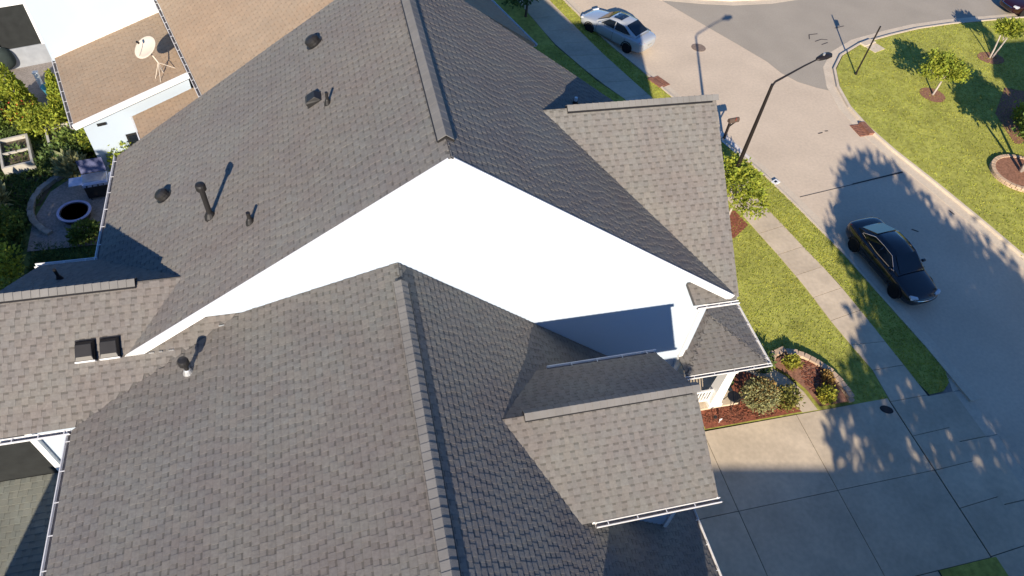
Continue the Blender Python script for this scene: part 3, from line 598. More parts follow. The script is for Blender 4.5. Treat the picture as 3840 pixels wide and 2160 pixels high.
grass('lawn_grass', [(11.2, 13.2), (14.8, 13.2), (17.2, 12.6), (17.9, 11.6), (18.05, 10.2), (19.25, 10.1), (19.35, 11.4), (18.93, 14), (18.75, 15.9), (18.33, 18.6), (17.85, 21), (17.1, 23.6), (15.2, 30.3), (12.8, 36), (11, 36), (11.2, 21)], 24000, LZ, 1, h=(.02, .06), w=.022)
grass('verge_blades', strip, 14000, LZ, 2, h=(.02, .06), w=.022)
grass('island_grass', [(30.4, 14), (30.3, 18.25), (29.6, 21.35), (28.9, 24.05), (28.55, 26.0), (28.5, 27.95), (28.9, 29.9), (29.65, 31.65), (30.9, 33.0), (32.9, 34.1), (35.8, 34.9), (38.2, 35.45), (41, 35.8), (46, 36.0), (52, 28), (44, 14)], 30000, LZ, 3, h=(.02, .07), w=.03)

# ------------------------------------------------------------------ tan house beyond
ta = math.radians(16.5); A_ = Vector((-math.sin(ta), math.cos(ta), 0)); B_ = Vector((math.cos(ta), math.sin(ta), 0)); O_ = Vector((-5.35, 26.0, 0))
def T(b, a, z): return tuple(O_+B_*b+A_*a+Vector((0, 0, z)))
H2 = wthing('tan_roofed_house', (0, 30, 0), 'white house with tan shingle roofs standing behind the grey townhouse', 'house')
ts = MB(); tk = dict(mat_deck=M_TANSH, contrast=.6, thick=.16, tabs=(.12, .3), gaps=(.09, .15))
zt = 5.0
roof(H2, [T(0, -3.2, zt), T(0, 26, zt), T(7.6, 26, zt+5.3), T(7.6, -3.2, zt+5.3)], ts, seed=31, **tk)
roof(H2, [T(14.55, 26, zt), T(14.55, -1.95, zt), T(7.6, -3.0, zt+5.3), T(7.6, 26, zt+5.3)], ts, seed=32, **tk)
# lower roof with the dish, then the small one in front of it
roof(H2, [T(-4.95, 2.55, 3.2), T(-4.95, 7.9, 3.2), T(-.1, 7.9, 4.45), T(-.1, 2.55, 4.45)], ts, seed=33, **tk)
roof(H2, [T(-2.75, -2.6, 3.0), T(-2.75, 2.5, 3.0), T(.1, 2.5, 3.75), T(.1, -2.6, 3.75)], ts, seed=34, **tk)
o = ts.build('shingles', M_TANSH, H2); o['kind'] = 'stuff'
gutter(H2, T(-4.97, 7.9, 3.16), T(-4.97, 2.5, 3.16), -B_, w=.15, hang=.8); gutter(H2, T(-.02, 26, 4.98), T(-.02, -3.2, 4.98), -B_, w=.14, hang=.6, m=M_TRIM); gutter(H2, T(14.55, -1.95, 4.98), T(14.55, 26, 4.98), B_, w=.14)
board(H2, T(-5.0, 2.5, 3.1), T(-.05, 2.5, 4.36), .26, .07, 'rake_board'); board(H2, T(-4.95, 7.95, 3.22), T(-.1, 7.95, 4.5), .3, .14, 'flashing_board'); board(H2, T(-2.8, -2.6, 2.95), T(-2.8, 2.5, 2.95), .16, .05, 'fascia')
board(H2, T(7.6, -2.95, zt+5.15), T(14.5, -1.9, zt-.12), .2, .06, 'rake_board'); board(H2, T(7.6, -3.2, zt+5.2), T(0, -3.2, zt-.1), .26, .06, 'rake_board')
def quad_wall(pts, name='wall', m=None): mb = MB(); mb.add(pts, [tuple(range(len(pts)))]); return mb.build(name, m or M_SIDE, H2)
quad_wall([T(.3, -2.7, -.1), T(.3, 26, -.1), T(.3, 26, 5.1), T(.3, -2.7, 5.1)]); quad_wall([T(14.1, -1.6, -.1), T(14.1, 26, -.1), T(14.1, 26, 5.1), T(14.1, -1.6, 5.1)])
quad_wall([T(.3, -2.6, -.1), T(14.1, -1.6, -.1), T(14.1, -1.6, 5.1), T(7.6, -2.6, 10.1), T(.3, -2.6, 5.1)])
mb = MB(); q = [(-4.7, 2.85), (-.1, 2.85), (-.1, 8.1), (-4.7, 8.1)]; mb.add([T(b, a, -.1) for b, a in q]+[T(b, a, z) for (b, a), z in zip(q, (3.05, 4.25, 4.25, 3.05))], [(0, 1, 5, 4), (1, 2, 6, 5), (2, 3, 7, 6), (3, 0, 4, 7)]); w_ = mb.build('wall', M_SIDE, H2, fix=True)
mb = MB(); q = [(-2.5, -2.4), (.1, -2.4), (.1, 2.8), (-2.5, 2.8)]; mb.add([T(b, a, -.1) for b, a in q]+[T(b, a, z) for (b, a), z in zip(q, (2.9, 3.55, 3.55, 2.9))], [(0, 1, 5, 4), (1, 2, 6, 5), (2, 3, 7, 6), (3, 0, 4, 7)]); mb.build('wall', M_SIDE, H2, fix=True)
mb = MB(); q = [(-5.1, 8.1), (.2, 8.1), (.2, 14), (-5.1, 14)]; mb.add([T(b, a, -.1) for b, a in q]+[T(b, a, 7.6) for b, a in q], [(0, 1, 5, 4), (1, 2, 6, 5), (2, 3, 7, 6), (3, 0, 4, 7), (4, 5, 6, 7)]); mb.build('wall', M_SIDE, H2, fix=True)
for k in range(30):
    z = 3.4+k*.14; b0 = -5.05 if z > 3.3 else -4.9
    mb = MB(); mb.add([T(b0, 8.075, z), T(-.1, 8.075, z), T(-.1, 8.095, z+.14), T(b0, 8.095, z+.14)], [(0, 1, 2, 3)]); mb.build('siding_board', M_SIDE, H2)
def fixture(b, a, z, w, h, name, m, fr=None):
    mb = MB(); P0 = Vector(T(b, a, z)); M = Matrix.Translation(P0) @ Matrix.Rotation(ta, 4, 'Z')
    mb.box(-w/2, w/2, -.05, .0, -h/2, h/2, M=M); p = mb.build(name, m, H2)
    if fr: mb = MB(); [mb.box(*q, M=M) for q in ((-w/2-.07, -w/2, -.06, 0, -h/2-.07, h/2+.07), (w/2, w/2+.07, -.06, 0, -h/2-.07, h/2+.07), (-w/2, w/2, -.06, 0, h/2, h/2+.07), (-w/2, w/2, -.06, 0, -h/2-.07, -h/2))]; mb.build('window_frame', fr, p)
fixture(-2.95, 2.84, 1.5, .55, .8, 'window', M_GLASS, M_BLK); fixture(-4.0, 2.84, 2.75, .35, .12, 'soffit_vent', M_BLKM)
# satellite dish standing on that lower roof
DL = T(-.95, 3.25, 4.22); SD = empty('satellite_dish', DL, 0, 'cream satellite dish on a splayed tripod mast on the lower tan roof', 'satellite dish')
aim = Vector((-.42, -.35, .84)).normalized(); mb = MB(); Rm = aim.to_track_quat('Z', 'Y').to_matrix(); hub = Vector((-.45, .42, .95)); rings = []
for r_, z in ((.03, 0), (.2, .012), (.36, .045), (.5, .09), (.51, .085), (.36, .03), (.2, -.005), (.03, -.02)): rings.append([hub+Rm @ Vector((r_*1.0*math.cos(a), r_*1.05*math.sin(a), z)) for a in [2*math.pi*k/24 for k in range(24)]])
mb.loft(rings); mb.build('dish', M_DISH, SD, smooth=True, fix=True)
mb = MB(); mb.tube([(0, 0, -.02), (-.1, .06, .5), hub-aim*.05], [.03, .03, .03], 8); mb.build('mast', M_DISH, SD)
for e in ((.55, .1, .12), (-.1, -.6, -.06), (-.35, -.25, -.1)): mb = MB(); mb.tube([(-.1, .06, .48), e], .014, 6); mb.build('strut', M_DISH, SD)
mb = MB(); fa = hub+aim*.55+Vector((-.03, .12, -.1)); mb.tube([hub+Rm @ Vector((0, -.45, .07)), fa], .012, 6); a_ = mb.build('feed_arm', M_DISH, SD); mb = MB(); mb.tube([fa-aim*.1, fa+aim*.02], .05, 8); mb.build('feed_horn', M_BLKM, a_)
# screened porch further back
SP = wthing('screened_porch', (-16, 36, 0), 'white framed porch with dark screens at the far left corner', 'porch')
def SPq(b, a, z): return T(b-5.5, a+13.4, z)
mb = MB(); M = Matrix.Translation(Vector(SPq(0, 0, 0))) @ Matrix.Rotation(ta, 4, 'Z')
mb.box(-6, 0, 0, .08, -.1, 1.0, M=M); mb.box(-.08, 0, .08, 7, -.1, 1.0, M=M); mb.build('knee_wall', mat('shade_grey_porch_board', (.3, .32, .35), .7, .1, 3), SP)  # grey-blue colour stands in for shade on the white knee wall
for x in (-5.9, -4.0, -2.05, -.07):
    mb = MB(); mb.box(x-.08, x+.08, -.04, .12, 1.0, 3.2, M=M); mb.build('post', M_TRIM, SP)
mb = MB(); mb.box(-6, .05, -.06, .14, 3.2, 3.5, M=M); mb.box(-.15, .05, .14, 7, 3.2, 3.5, M=M); mb.build('beam', M_TRIM, SP)
mb = MB(); mb.box(-6, -.1, .05, .055, 1.0, 3.2, M=M); mb.box(-.055, -.05, .1, 7, 1.0, 3.2, M=M); mb.build('screen', M_SCREEN, SP)
mb = MB(); mb.box(-6, 0, .1, 7, 3.45, 3.52, M=M); mb.build('porch_ceiling', M_SCREEN, SP)

# ------------------------------------------------------------------ back garden, left
sheet('patio', [(-13.2, 23.2), (-7.2, 23.2), (-7.2, 27.6), (-9.5, 28.6), (-11.6, 28.3), (-12.9, 26.8), (-13.3, 25.0)], -.05, M_PATIO)
sheet('gravel_yard', [(-20, 32), (-12.2, 31), (-12.8, 38), (-22, 42)], -.06, M_PATIO)
sheet('garden_bed', [(-20, 25), (-13.2, 26), (-12.6, 28.6), (-8.5, 29.5), (-9.8, 33.2), (-20, 33)], -.08, M_SOIL)
def raised_bed(c, w, l, label, mid=True):
    t = empty('raised_bed', (c[0], c[1], 0), ta, label, 'planter', 'white raised garden beds')
    for x0, x1, y0, y1 in ((-w/2, w/2, -l/2, -l/2+.1), (-w/2, w/2, l/2-.1, l/2), (-w/2, -w/2+.1, -l/2+.1, l/2-.1), (w/2-.1, w/2, -l/2+.1, l/2-.1)):
        mb = MB(); mb.box(x0, x1, y0, y1, -.1, .42); mb.build('board', M_BEDW, t)
    if mid: mb = MB(); mb.box(-w/2+.1, w/2-.1, -.04, .04, .3, .4); mb.build('crossbar', M_BEDW, t)
    mb = MB(); mb.box(-w/2+.1, w/2-.1, -l/2+.1, l/2-.1, 0, .25); mb.build('soil', M_SOIL, t)
    foliage('seedlings', t, 260, .1, blob_sampler([(0, 0, .2, w*.42, l*.42, .15)]), M_L3, int(l*10))['kind'] = 'stuff'; return t
raised_bed((-14.6, 29.3), 1.25, 2.2, 'white framed garden bed with a middle crossbar, left edge of the yard'); raised_bed((-12.75, 30.0), 1.25, 2.3, 'white framed bed partly hidden by bushes, beside the grill', False)
G = empty('barbecue_grill', (-10.75, 26.35, -.05), math.radians(8), 'stainless barbecue grill with raised lid and two side shelves', 'grill')
mb = MB(); mb.box(-.5, .5, -.3, .3, .1, .85); bevel(mb.build('cabinet', M_BLKM, G), .02); mb = MB(); mb.box(-.52, .52, -.34, .32, .85, .97); bevel(mb.build('firebox', M_STEEL, G), .02)
mb = MB(); mb.box(-.46, .46, -.25, .25, .97, .99); gg = mb.build('grate', M_GALV, G)
for s_ in (-1, 1): mb = MB(); mb.box(min(s_*.53, s_*1.02), max(s_*.53, s_*1.02), -.28, .28, .88, .92); bevel(mb.build('side_shelf', M_STEEL, G), .015)
mb = MB(); mb.loft([[(x, .3+.02*k, .97+.0*k) for x in (-.5,)]+[(x, .33+.12*math.sin(k*.5), 1.0+.16*k) for x in (-.5, .5)]+[(.5, .3+.02*k, .97)] for k in range(5)], closed=False); mb.build('lid', M_LID, G)
mb = MB(); mb.box(-.5, .5, -.4, -.34, .8, .93); pn = mb.build('control_panel', M_STEEL, G)
for k in range(4): mb = MB(); mb.tube([(-.33+.22*k, -.4, .865), (-.33+.22*k, -.44, .865)], .03, 10); mb.build('knob', M_BLK, pn)
for sx in (-1, 1):
    for sy in (-1, 1): mb = MB(); mb.tube([(sx*.42, sy*.24, -.02), (sx*.42, sy*.24, .1)], .03, 8); mb.build('caster', M_BLK, G)
FP = empty('fire_ring', (-11.55, 24.95, -.05), 0, 'round fire pit with a pale rim standing on the patio', 'fire pit')
mb = MB(); mb.lathe([(.42, 0), (.55, .1), (.62, .3), (.66, .34), (.66, .38), (.52, .38), (.5, .33), (.48, .12), (.02, .1)], 28); mb.build('bowl', M_BLKM, FP, fix=True)
mb = MB(); mb.lathe([(.57, .375), (.67, .375), (.67, .42), (.57, .42), (.57, .375)], 32); mb.build('rim', mat('lavender_enamel', (.36, .37, .55), .4, .05, 4), FP, fix=True); mb = MB()
for k in range(4): mb.tube([(.3*math.cos(k*1.6), .3*math.sin(k*1.6), .16), (-.25*math.cos(k*1.6+.3), -.25*math.sin(k*1.6+.3), .2)], .05, 6)
mb.build('log', M_BARK, FP)
sb = structure(sheet('stone_edging', [(-13.2, 24.2), (-12.9, 24.0), (-13.0, 24.6)], -.04, M_STONE))
for k in range(17):
    a = math.radians(95+k*8.2); x, y = -10.6+2.9*math.cos(a), 26.0+2.6*math.sin(a)*.95; mb = MB(); c = R.uniform(.8, 1.15)
    mb.box(-.2, .2, -.13, .13, -.1, .08+R.uniform(0, .03), (c, c, c)); o = mb.build('stone', M_STONE, sb); o.location = (x, y, 0); o.rotation_euler = (0, 0, a+math.pi/2+R.uniform(-.1, .1)); bevel(o, .03)
YF = empty('marigold_pot', (-9.95, 24.35, -.05), 0, 'small pot of yellow flowers by the townhouse wall', 'flower pot'); mb = MB(); mb.lathe([(.14, 0), (.2, .25), (.21, .28), (.17, .28), (.15, .24)], 12); mb.build('pot', M_IRON, YF, fix=True); foliage('flower', YF, 150, .07, blob_sampler([(0, 0, .38, .2, .2, .12)]), M_YEL, 5)
# conical evergreens and bushes
for (x, y, h, r0, lab, sd) in ((-15.2, 33.2, 2.6, .75, 'conical bright green evergreen beside the red flowers', 41), (-12.95, 32.3, 2.5, .7, 'conical bright green evergreen close to the tan house gutter', 42)):
    t = empty('conical_evergreen', (x, y, 0), 0, lab, 'evergreen', 'clipped conical evergreens'); foliage('foliage', t, 2600, .10, cone_sampler(h, r0), M_L1, sd, up=1.0, var=.22); mb = MB(); mb.tube([(0, 0, -.1), (0, 0, h*.5)], [.06, .03], 6); mb.build('trunk', M_BARKD, t)
foliage('blossoms', shrub('flowering_bush', (-14.6, 31.7, 0), [(0, 0, .55, .8, .6, .6), (.5, .2, .5, .5, .5, .5)], 700, .11, M_L1, 143, 'bush with red orange blossoms below the conical evergreen', stem=3), 110, .07, blob_sampler([(0, .1, .75, .8, .6, .5)], .9), M_RED, 43, var=.3)
for i, (x, y, rx, h, m, lab) in enumerate(((-13.7, 31.2, .9, 1.2, M_L1, 'bright leafy bush below the red flowers'), (-12.0, 29.6, .9, 1.1, M_L2, 'mid green bush between the two conical evergreens'), (-10.9, 29.4, .9, 1.5, M_L1, 'bright green bush under the tan house gutter'), (-9.55, 27.6, .75, 1.5, M_L1, 'rounded yellow green bush against the white wall corner'), (-12.6, 28.6, .9, .8, M_L3, 'dark low bush behind the hidden garden bed'),
    (-16.6, 27.0, 1.0, 1.1, M_L2, 'leafy bush at the left edge below the first garden bed'), (-14.4, 24.2, 1.0, 1.2, M_L2, 'mid green bush left of the fire pit'), (-13.9, 21.6, 1.1, 1.6, M_L1, 'tall pale leaved bush in the lower left yard corner'), (-13.0, 19.6, 1.1, 1.8, M_L2, 'bush crowding the left wing roof edge'), (-11.0, 23.6, .55, .7, M_L2, 'small bush in front of the fire pit'), (-16.2, 31.6, .9, 1.2, M_L2, 'bush left of the conical evergreens'), (-12.6, 18.0, 1.0, 2.2, M_LG, 'grey leaved bush touching the left wing gutter'))):
    blobs = [(0, 0, h*.5, rx, rx*.9, h*.55), (rx*.5, .2, h*.6, rx*.6, rx*.6, h*.4), (-rx*.5, -.2, h*.45, rx*.6, rx*.6, h*.4)]
    shrub('garden_bush', (x, y, 0), blobs, int(1700*rx), .09, m, 50+i, lab, stem=3, var=.4)
for i, (x, y, lab) in enumerate(((-12.1, 27.9, 'tan plumed grass clump beside the grill'), (-14.9, 26.2, 'tan plumed grass clump left of the patio'), (-14.7, 25.1, 'tan plumed grass clump nearest the left frame edge'))):
    t = empty('plume_grass', (x, y, 0), 0, lab, 'grass clump', 'ornamental plume grasses'); foliage('blades', t, 420, .16, blob_sampler([(0, 0, .35, .45, .45, .35)], .1), M_LG, 70+i, up=1.6, elong=2.6, var=.3)
# rough ground cover over the shady yard
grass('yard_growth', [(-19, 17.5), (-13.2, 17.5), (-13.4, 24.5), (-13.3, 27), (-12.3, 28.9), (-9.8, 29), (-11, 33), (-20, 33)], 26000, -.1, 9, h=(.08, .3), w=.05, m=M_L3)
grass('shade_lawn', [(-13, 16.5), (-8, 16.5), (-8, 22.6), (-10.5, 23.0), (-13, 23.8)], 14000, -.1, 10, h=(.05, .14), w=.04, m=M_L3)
# far patio furniture
CV = empty('covered_barbecue', (-16.6, 36.6, 0), ta, 'boxy shape under a dark green weather cover on the far patio', 'covered grill'); mb = MB(); mb.loft([[(sx*w, sy*w*.7, z) for sx, sy in ((-1, -1), (1, -1), (1, 1), (-1, 1))] for w, z in ((.82, 0), (.78, .7), (.72, 1.0), (.5, 1.25))]); subsurf(mb.build('cover', M_CANVAS, CV, True, True), 2)
for i, (x, y, lab) in enumerate(((-17.0, 33.5, 'blue plastic tub at the left frame edge'), (-13.9, 34.2, 'blue plastic tub between the conical evergreens'))):
    t = empty('blue_tub', (x, y, 0), 0, lab, 'tub', 'blue plastic tubs'); mb = MB(); mb.lathe([(.32, 0), (.42, .45), (.45, .47), (.4, .47), (.3, .06), (.02, .05)], 16); mb.build('tub', M_BLUE, t, fix=True)
FG = empty('white_post', (-14.6, 35.0, 0), 0, 'short white post standing on the far patio', 'post'); mb = MB(); mb.box(-.09, .09, -.09, .09, -.1, .75); mb.build('shaft', M_TRIM, FG); mb = MB(); mb.box(-.12, .12, -.12, .12, .75, .8); mb.build('cap', M_TRIM, FG)
ST = empty('lumber_pile', (-12.6, 36.2, 0), ta, 'stack of weathered boards leaning along the tan house wall', 'lumber')
for k in range(8): mb = MB(); c = R.uniform(.6, 1.2); mb.box(-.9+.23*k, -.72+.23*k, -1.4+.08*k, 1.2+.1*(k % 3), -.05, .1+.07*(k % 4), (c, c*.9, c*.8)); mb.build('board', M_WOOD if k % 2 else M_STONE, ST)

# ------------------------------------------------------------------ street side
# street lamp
L = empty('street_lamp', (16.85, 20.9, 0), 0, 'tall bronze street lamp whose arm reaches over the road', 'street lamp')
mb = MB(); mb.lathe([(.2, -.1), (.2, .35), (.13, .45), (.11, .5)], 12); mb.build('base', M_BRONZE, L, fix=True)
mb = MB(); mb.tube([(0, 0, .3), (0, 0, 3.6), (.02, .02, 7.2)], [.11, .09, .06], 10); mb.build('pole', M_BRONZE, L)
mb = MB(); mb.tube([(.02, .02, 7.1), (.15, .07, 7.28), (1.6, .6, 7.55), (2.3, .87, 7.62)], [.045, .045, .035, .03], 8); mb.build('arm', M_BRONZE, L)
mb = MB(); M = Matrix.Translation((2.75, 1.04, 7.62)) @ Matrix.Rotation(math.atan2(1.02, 2.7), 4, 'Z')
mb.loft([[M @ Vector((x, w*math.cos(a), h*math.sin(a)*(1 if math.sin(a) > 0 else .5))) for a in [2*math.pi*k/10 for k in range(10)]] for x, w, h in ((-.5, .04, .04), (-.38, .12, .08), (0, .19, .13), (.3, .17, .11), (.45, .06, .05))]); hd = mb.build('lamp_head', M_BRONZE, L, True, True)
mb = MB(); mb.loft([[M @ Vector((.02+r_*1.5*math.cos(a), r_*math.sin(a), z)) for a in [2*math.pi*k/12 for k in range(12)]] for r_, z in ((.14, -.05), (.12, -.09), (.05, -.11))]); mb.build('lens', M_GALV, hd, True, True); mb = MB(); mb.tube([M @ Vector((-.1, 0, .1)), M @ Vector((-.1, 0, .2))], .05, 8); mb.build('photocell', M_GALV, hd)
# sign post on the corner, sign seen edge on
SG = empty('sign_post', (30.5, 31.0, .1), 0, 'thin dark sign post on the island corner, sign edge turned to the viewer', 'sign post')
mb = MB(); mb.tube([(0, 0, -.2), (0, 0, 3.15)], [.05, .045], 8); mb.build('post', M_BRONZE, SG); mb = MB(); mb.tube([(0, 0, -.1), (0, 0, .12)], [.09, .07], 10); mb.build('collar', M_BRONZE, SG)
vd = Vector((30.5, 31.0, 0)).normalized(); mb = MB(); nrm = Vector((-vd.y, vd.x, 0))
pl = [(0, 2.25), (.3, 2.42), (.62, 2.3), (.66, 2.62), (.36, 2.75), (0, 2.85)]
mb.add([vd*p+nrm*.012+Vector((0, 0, z)) for p, z in pl]+[vd*p-nrm*.012+Vector((0, 0, z)) for p, z in pl], [tuple(range(6)), tuple(reversed(range(6, 12)))]+[(i, 6+i, 6+(i+1) % 6, (i+1) % 6) for i in range(6)]); mb.build('sign_panel', M_BRONZE, SG, fix=True)
# mailbox by the kerb
MX = empty('mailbox', (19.55, 26.2, .1), math.radians(8), 'brown mailbox on a post at the kerb beyond the front gable', 'mailbox')
mb = MB(); mb.box(-.05, .05, -.05, .05, -.2, 1.05); mb.build('post', M_BRONZE, MX); mb = MB(); mb.loft([[(x, .11*math.cos(a), 1.17+(.13*math.sin(a) if math.sin(a) > 0 else -.1 if math.sin(a) < -.3 else 0)) for a in [2*math.pi*k/14 for k in range(14)]] for x in (-.12, .48)]); bx_ = mb.build('box', M_WOOD, MX, fix=True); mb = MB(); mb.box(.2, .22, -.13, -.115, 1.2, 1.4); mb.build('flag', M_RED, bx_); mb = MB(); mb.bar((0, 0, .75), (.35, 0, 1.04), .05); mb.build('brace', M_BRONZE, MX)
sheet('crossing_slab', [(18.55, 26.9), (19.3, 26.0), (19.9, 24.2), (20.35, 24.4), (19.75, 26.6), (18.95, 29.0), (18.3, 28.7)], .128, mat('new_concrete', (.72, .66, .6), .85, .05, 2))
# storm drains, manhole, utility lid
def drain(x, y, a, label):
    t = empty('storm_drain', (x, y, 0), a, label, 'storm drain', 'rusty kerb inlets'); mb = MB(); mb.box(-.28, .28, -.5, .5, -.05, .035); mb.build('frame', M_IRON, t)
    for k in range(7): mb = MB(); mb.box(-.24, .24, -.44+.14*k-.03, -.44+.14*k+.03, .035, .055); mb.build('grate_bar', M_IRON, t)
    mb = MB(); mb.box(.28, .62, -.5, .5, .0, .17); mb.build('kerb_hood', M_IRON, t)
drain(18.08, 31.75, math.radians(180+25), 'rusty storm drain at the kerb behind the parked silver car'); drain(27.75, 26.0, 0.05, 'rusty storm drain on the island kerb opposite')
mb = MB(); mb.lathe([(.45, -.02), (.45, .012), (.4, .018), (.02, .02)], 20, (21.85, 34.97, 0)); tag(mb.build('manhole_cover', mat('worn_iron', (.24, .18, .14), .85, .2, 8), fix=True), 'round brown manhole cover in the road near the lamp shadow', 'manhole cover')
t = empty('utility_lid', (18.93, 9.66, .12), math.radians(-25), 'small oval black utility lid set in the driveway corner', 'utility lid'); mb = MB(); mb.loft([[(.26*r_*math.cos(a), .17*r_*math.sin(a), z) for a in [2*math.pi*k/18 for k in range(18)]] for r_, z in ((1, -.02), (1, .012), (.9, .018), (.05, .018))]); mb.build('lid', M_BLK, t, fix=True)
t = empty('kerb_marker', (20.75, 22.55, .12), .4, 'small white water meter lid in the verge by the road joint', 'meter lid'); mb = MB(); mb.box(-.2, .2, -.14, .14, -.03, .03); mb.build('lid', M_TRIM, t); mb = MB(); mb.box(-.08, .08, -.05, .05, .03, .045); mb.build('handle', M_BLK, t)

t = empty('kerb_inlet_slab', (33.3, 34.2, .1), math.radians(20), 'pale concrete slab set across the island kerb by the sign post shadow', 'concrete slab'); mb = MB(); mb.box(-.55, .55, -.25, .2, -.1, .1); bevel(mb.build('slab', M_CURB, t), .02); mb = MB(); mb.box(-.5, .5, -1.0, -.27, -.08, .04); mb.build('ramp', M_CURB, t)
# planted bed by the driveway with its block wall
arc = [(15.3, 12.45), (15.55, 12.72), (15.9, 12.82), (16.35, 12.68), (16.75, 12.45), (17.1, 12.1), (17.38, 11.7), (17.55, 11.25), (17.65, 10.75), (17.68, 10.25)]
sheet('mulch_bed', [(11.55, 10.2), (15.55, 10.2), (15.2, 11.3), (14.75, 12.2), (14.5, 13.2), (13.2, 13.2), (13.2, 10.95), (11.55, 10.95)], .125, M_MULCH)
sheet('raised_mulch_bed', [(16.25, 10.2), (17.5, 10.2), (17.45, 11.2), (17.1, 11.9), (16.5, 12.4), (15.9, 12.62), (15.5, 12.5), (15.35, 12.2), (15.75, 11.7), (16.1, 11.0)], .28, M_MULCHB)
pth = structure(sheet('garden_path', [(15.55, 10.15), (16.2, 10.15), (16.05, 11.0), (15.7, 11.75), (15.25, 12.3), (14.6, 13.0), (13.3, 13.4), (13.25, 12.6), (14.3, 12.2), (15.1, 11.4)], .135, M_WALK))
bw = wthing('block_wall', (16.6, 11.8, 0), 'low curved wall of tan blocks edging the mulch bed', 'garden wall')
for lay in range(3):
    tot = 0; pts = arc; seg = .0
    d_ = [0]
    for a, b in zip(arc, arc[1:]): d_.append(d_[-1]+math.dist(a, b))
    x = (.12 if lay % 2 else 0)
    while x < d_[-1]-.1:
        i = max(j for j in range(len(d_)-1) if d_[j] <= x); u = (x-d_[i])/(d_[i+1]-d_[i]); px = arc[i][0]+(arc[i+1][0]-arc[i][0])*u; py = arc[i][1]+(arc[i+1][1]-arc[i][1])*u; a = math.atan2(arc[i+1][1]-arc[i][1], arc[i+1][0]-arc[i][0])
        c = R.uniform(.88, 1.12); mb = MB(); w2 = .13 if lay == 2 else .115; M = Matrix.Translation((px, py, 0)) @ Matrix.Rotation(a+R.uniform(-.03, .03), 4, 'Z'); mb.box(.006, .234, -w2, w2, .02+lay*.125, .138+lay*.125, (c, c*.98, c*.96), M=M); bevel(mb.build('block', M_BLOCK, bw), .012, 1); x += .24
def chips(name, c, rx, ry, n, z, seed):
    rs = random.Random(seed); mb = MB()
    for k in range(n):
        a = rs.uniform(0, 6.28); q = math.sqrt(rs.random()); M = Matrix.Translation((c[0]+rx*q*math.cos(a), c[1]+ry*q*math.sin(a), z)) @ Matrix.Rotation(rs.uniform(0, 6.3), 4, 'Z') @ Matrix.Rotation(rs.uniform(-.4, .4), 4, 'X'); l = rs.uniform(.03, .08); cc = rs.uniform(.5, 1.5); mb.box(-l, l, -.014, .014, -.01, .012, (cc, cc, cc), M=M)
    o = mb.build(name, M_MCHIP); o['kind'] = 'stuff'; return o
chips('mulch_chips', (13.5, 10.65), 1.9, .42, 500, .14, 1); chips('mulch_chips', (16.8, 11.3), .6, .95, 300, .29, 2)
def bed_shrub(x, y, rx, ry, h, m, n, seed, label, z=.12, sz=.07, **k): return shrub('bed_shrub', (x, y, z), [(0, 0, h*.45, rx, ry, h*.55), (rx*.4, ry*.3, h*.5, rx*.6, ry*.6, h*.45), (-rx*.4, -ry*.3, h*.45, rx*.6, ry*.6, h*.45)], n, sz, m, seed, label, stem=3, **k)
TP = empty('clipped_bush', (14.0, 10.95, .12), 0, 'round clipped bush with rusty and pale green leaves beside the porch', 'shrub')
foliage('foliage', TP, 2300, .055, blob_sampler([(0, 0, .42, .62, .62, .5)], .85), M_LG, 91, var=.4); foliage('rusty_foliage', TP, 650, .06, blob_sampler([(.18, .1, .5, .46, .46, .46)], .9), M_LR, 92, var=.35); mb = MB(); mb.tube([(0, 0, -.1), (0, 0, .4)], .04, 6); mb.build('stem', M_BARKD, TP)
bed_shrub(15.1, 10.75, .55, .5, .6, M_LR, 900, 93, 'olive bush between the round clipped bush and the path', col=(.75, 1.1, .8)); bed_shrub(16.65, 10.55, .35, .35, .5, M_L1, 500, 94, 'yellow green bush where the path meets the driveway', .27, col=(1.1, .95, 1)); bed_shrub(16.0, 12.15, .35, .3, .45, M_L1, 420, 95, 'yellow green bush at the inner curve of the wall', .27, col=(1.05, .9, 1)); bed_shrub(14.9, 12.35, .45, .4, .7, M_L3, 620, 96, 'dark bush in the shade of the porch corner')
bed_shrub(17.15, 11.3, .22, .3, .3, M_LR, 260, 97, 'low rusty bush close under the block wall', .27); bed_shrub(13.0, 11.9, .3, .3, .8, M_L3, 300, 98, 'dark shrub behind the black garden chair')
# black iron chair on the bed edge
CH = empty('iron_chair', (12.95, 11.05, .13), math.radians(200), 'black iron garden chair beside the white porch column', 'chair')
mb = MB(); mb.lathe([(.24, .43), (.26, .45), (.24, .47), (.02, .46)], 18); mb.build('seat', M_BLK, CH, fix=True)
for sx in (-1, 1):
    for sy in (-1, 1): mb = MB(); mb.tube([(sx*.16, sy*.16, .44), (sx*.23, sy*.24, 0)], .014, 6); mb.build('leg', M_BLK, CH)
mb = MB(); mb.tube([(-.22, .2, .45), (-.25, .26, .75), (-.12, .3, .98), (.12, .3, .98), (.25, .26, .75), (.22, .2, .45)], .014, 6); bk = mb.build('backrest', M_BLK, CH)
for k in range(4): mb = MB(); mb.tube([(-.12+.08*k, .21, .45), (-.12+.08*k, .29, .95)], .008, 5); mb.build('back_bar', M_BLK, bk)
t = empty('solar_stake', (11.95, 10.45, .12), 0, 'small black garden light on a stake in the red mulch', 'garden light'); mb = MB(); mb.tube([(0, 0, -.1), (0, 0, .3)], .012, 6); mb.build('stake', M_BLK, t); mb = MB(); mb.lathe([(.03, .28), (.07, .3), (.06, .36), (.01, .38)], 10); mb.build('lamp_head', M_BLK, t, fix=True)
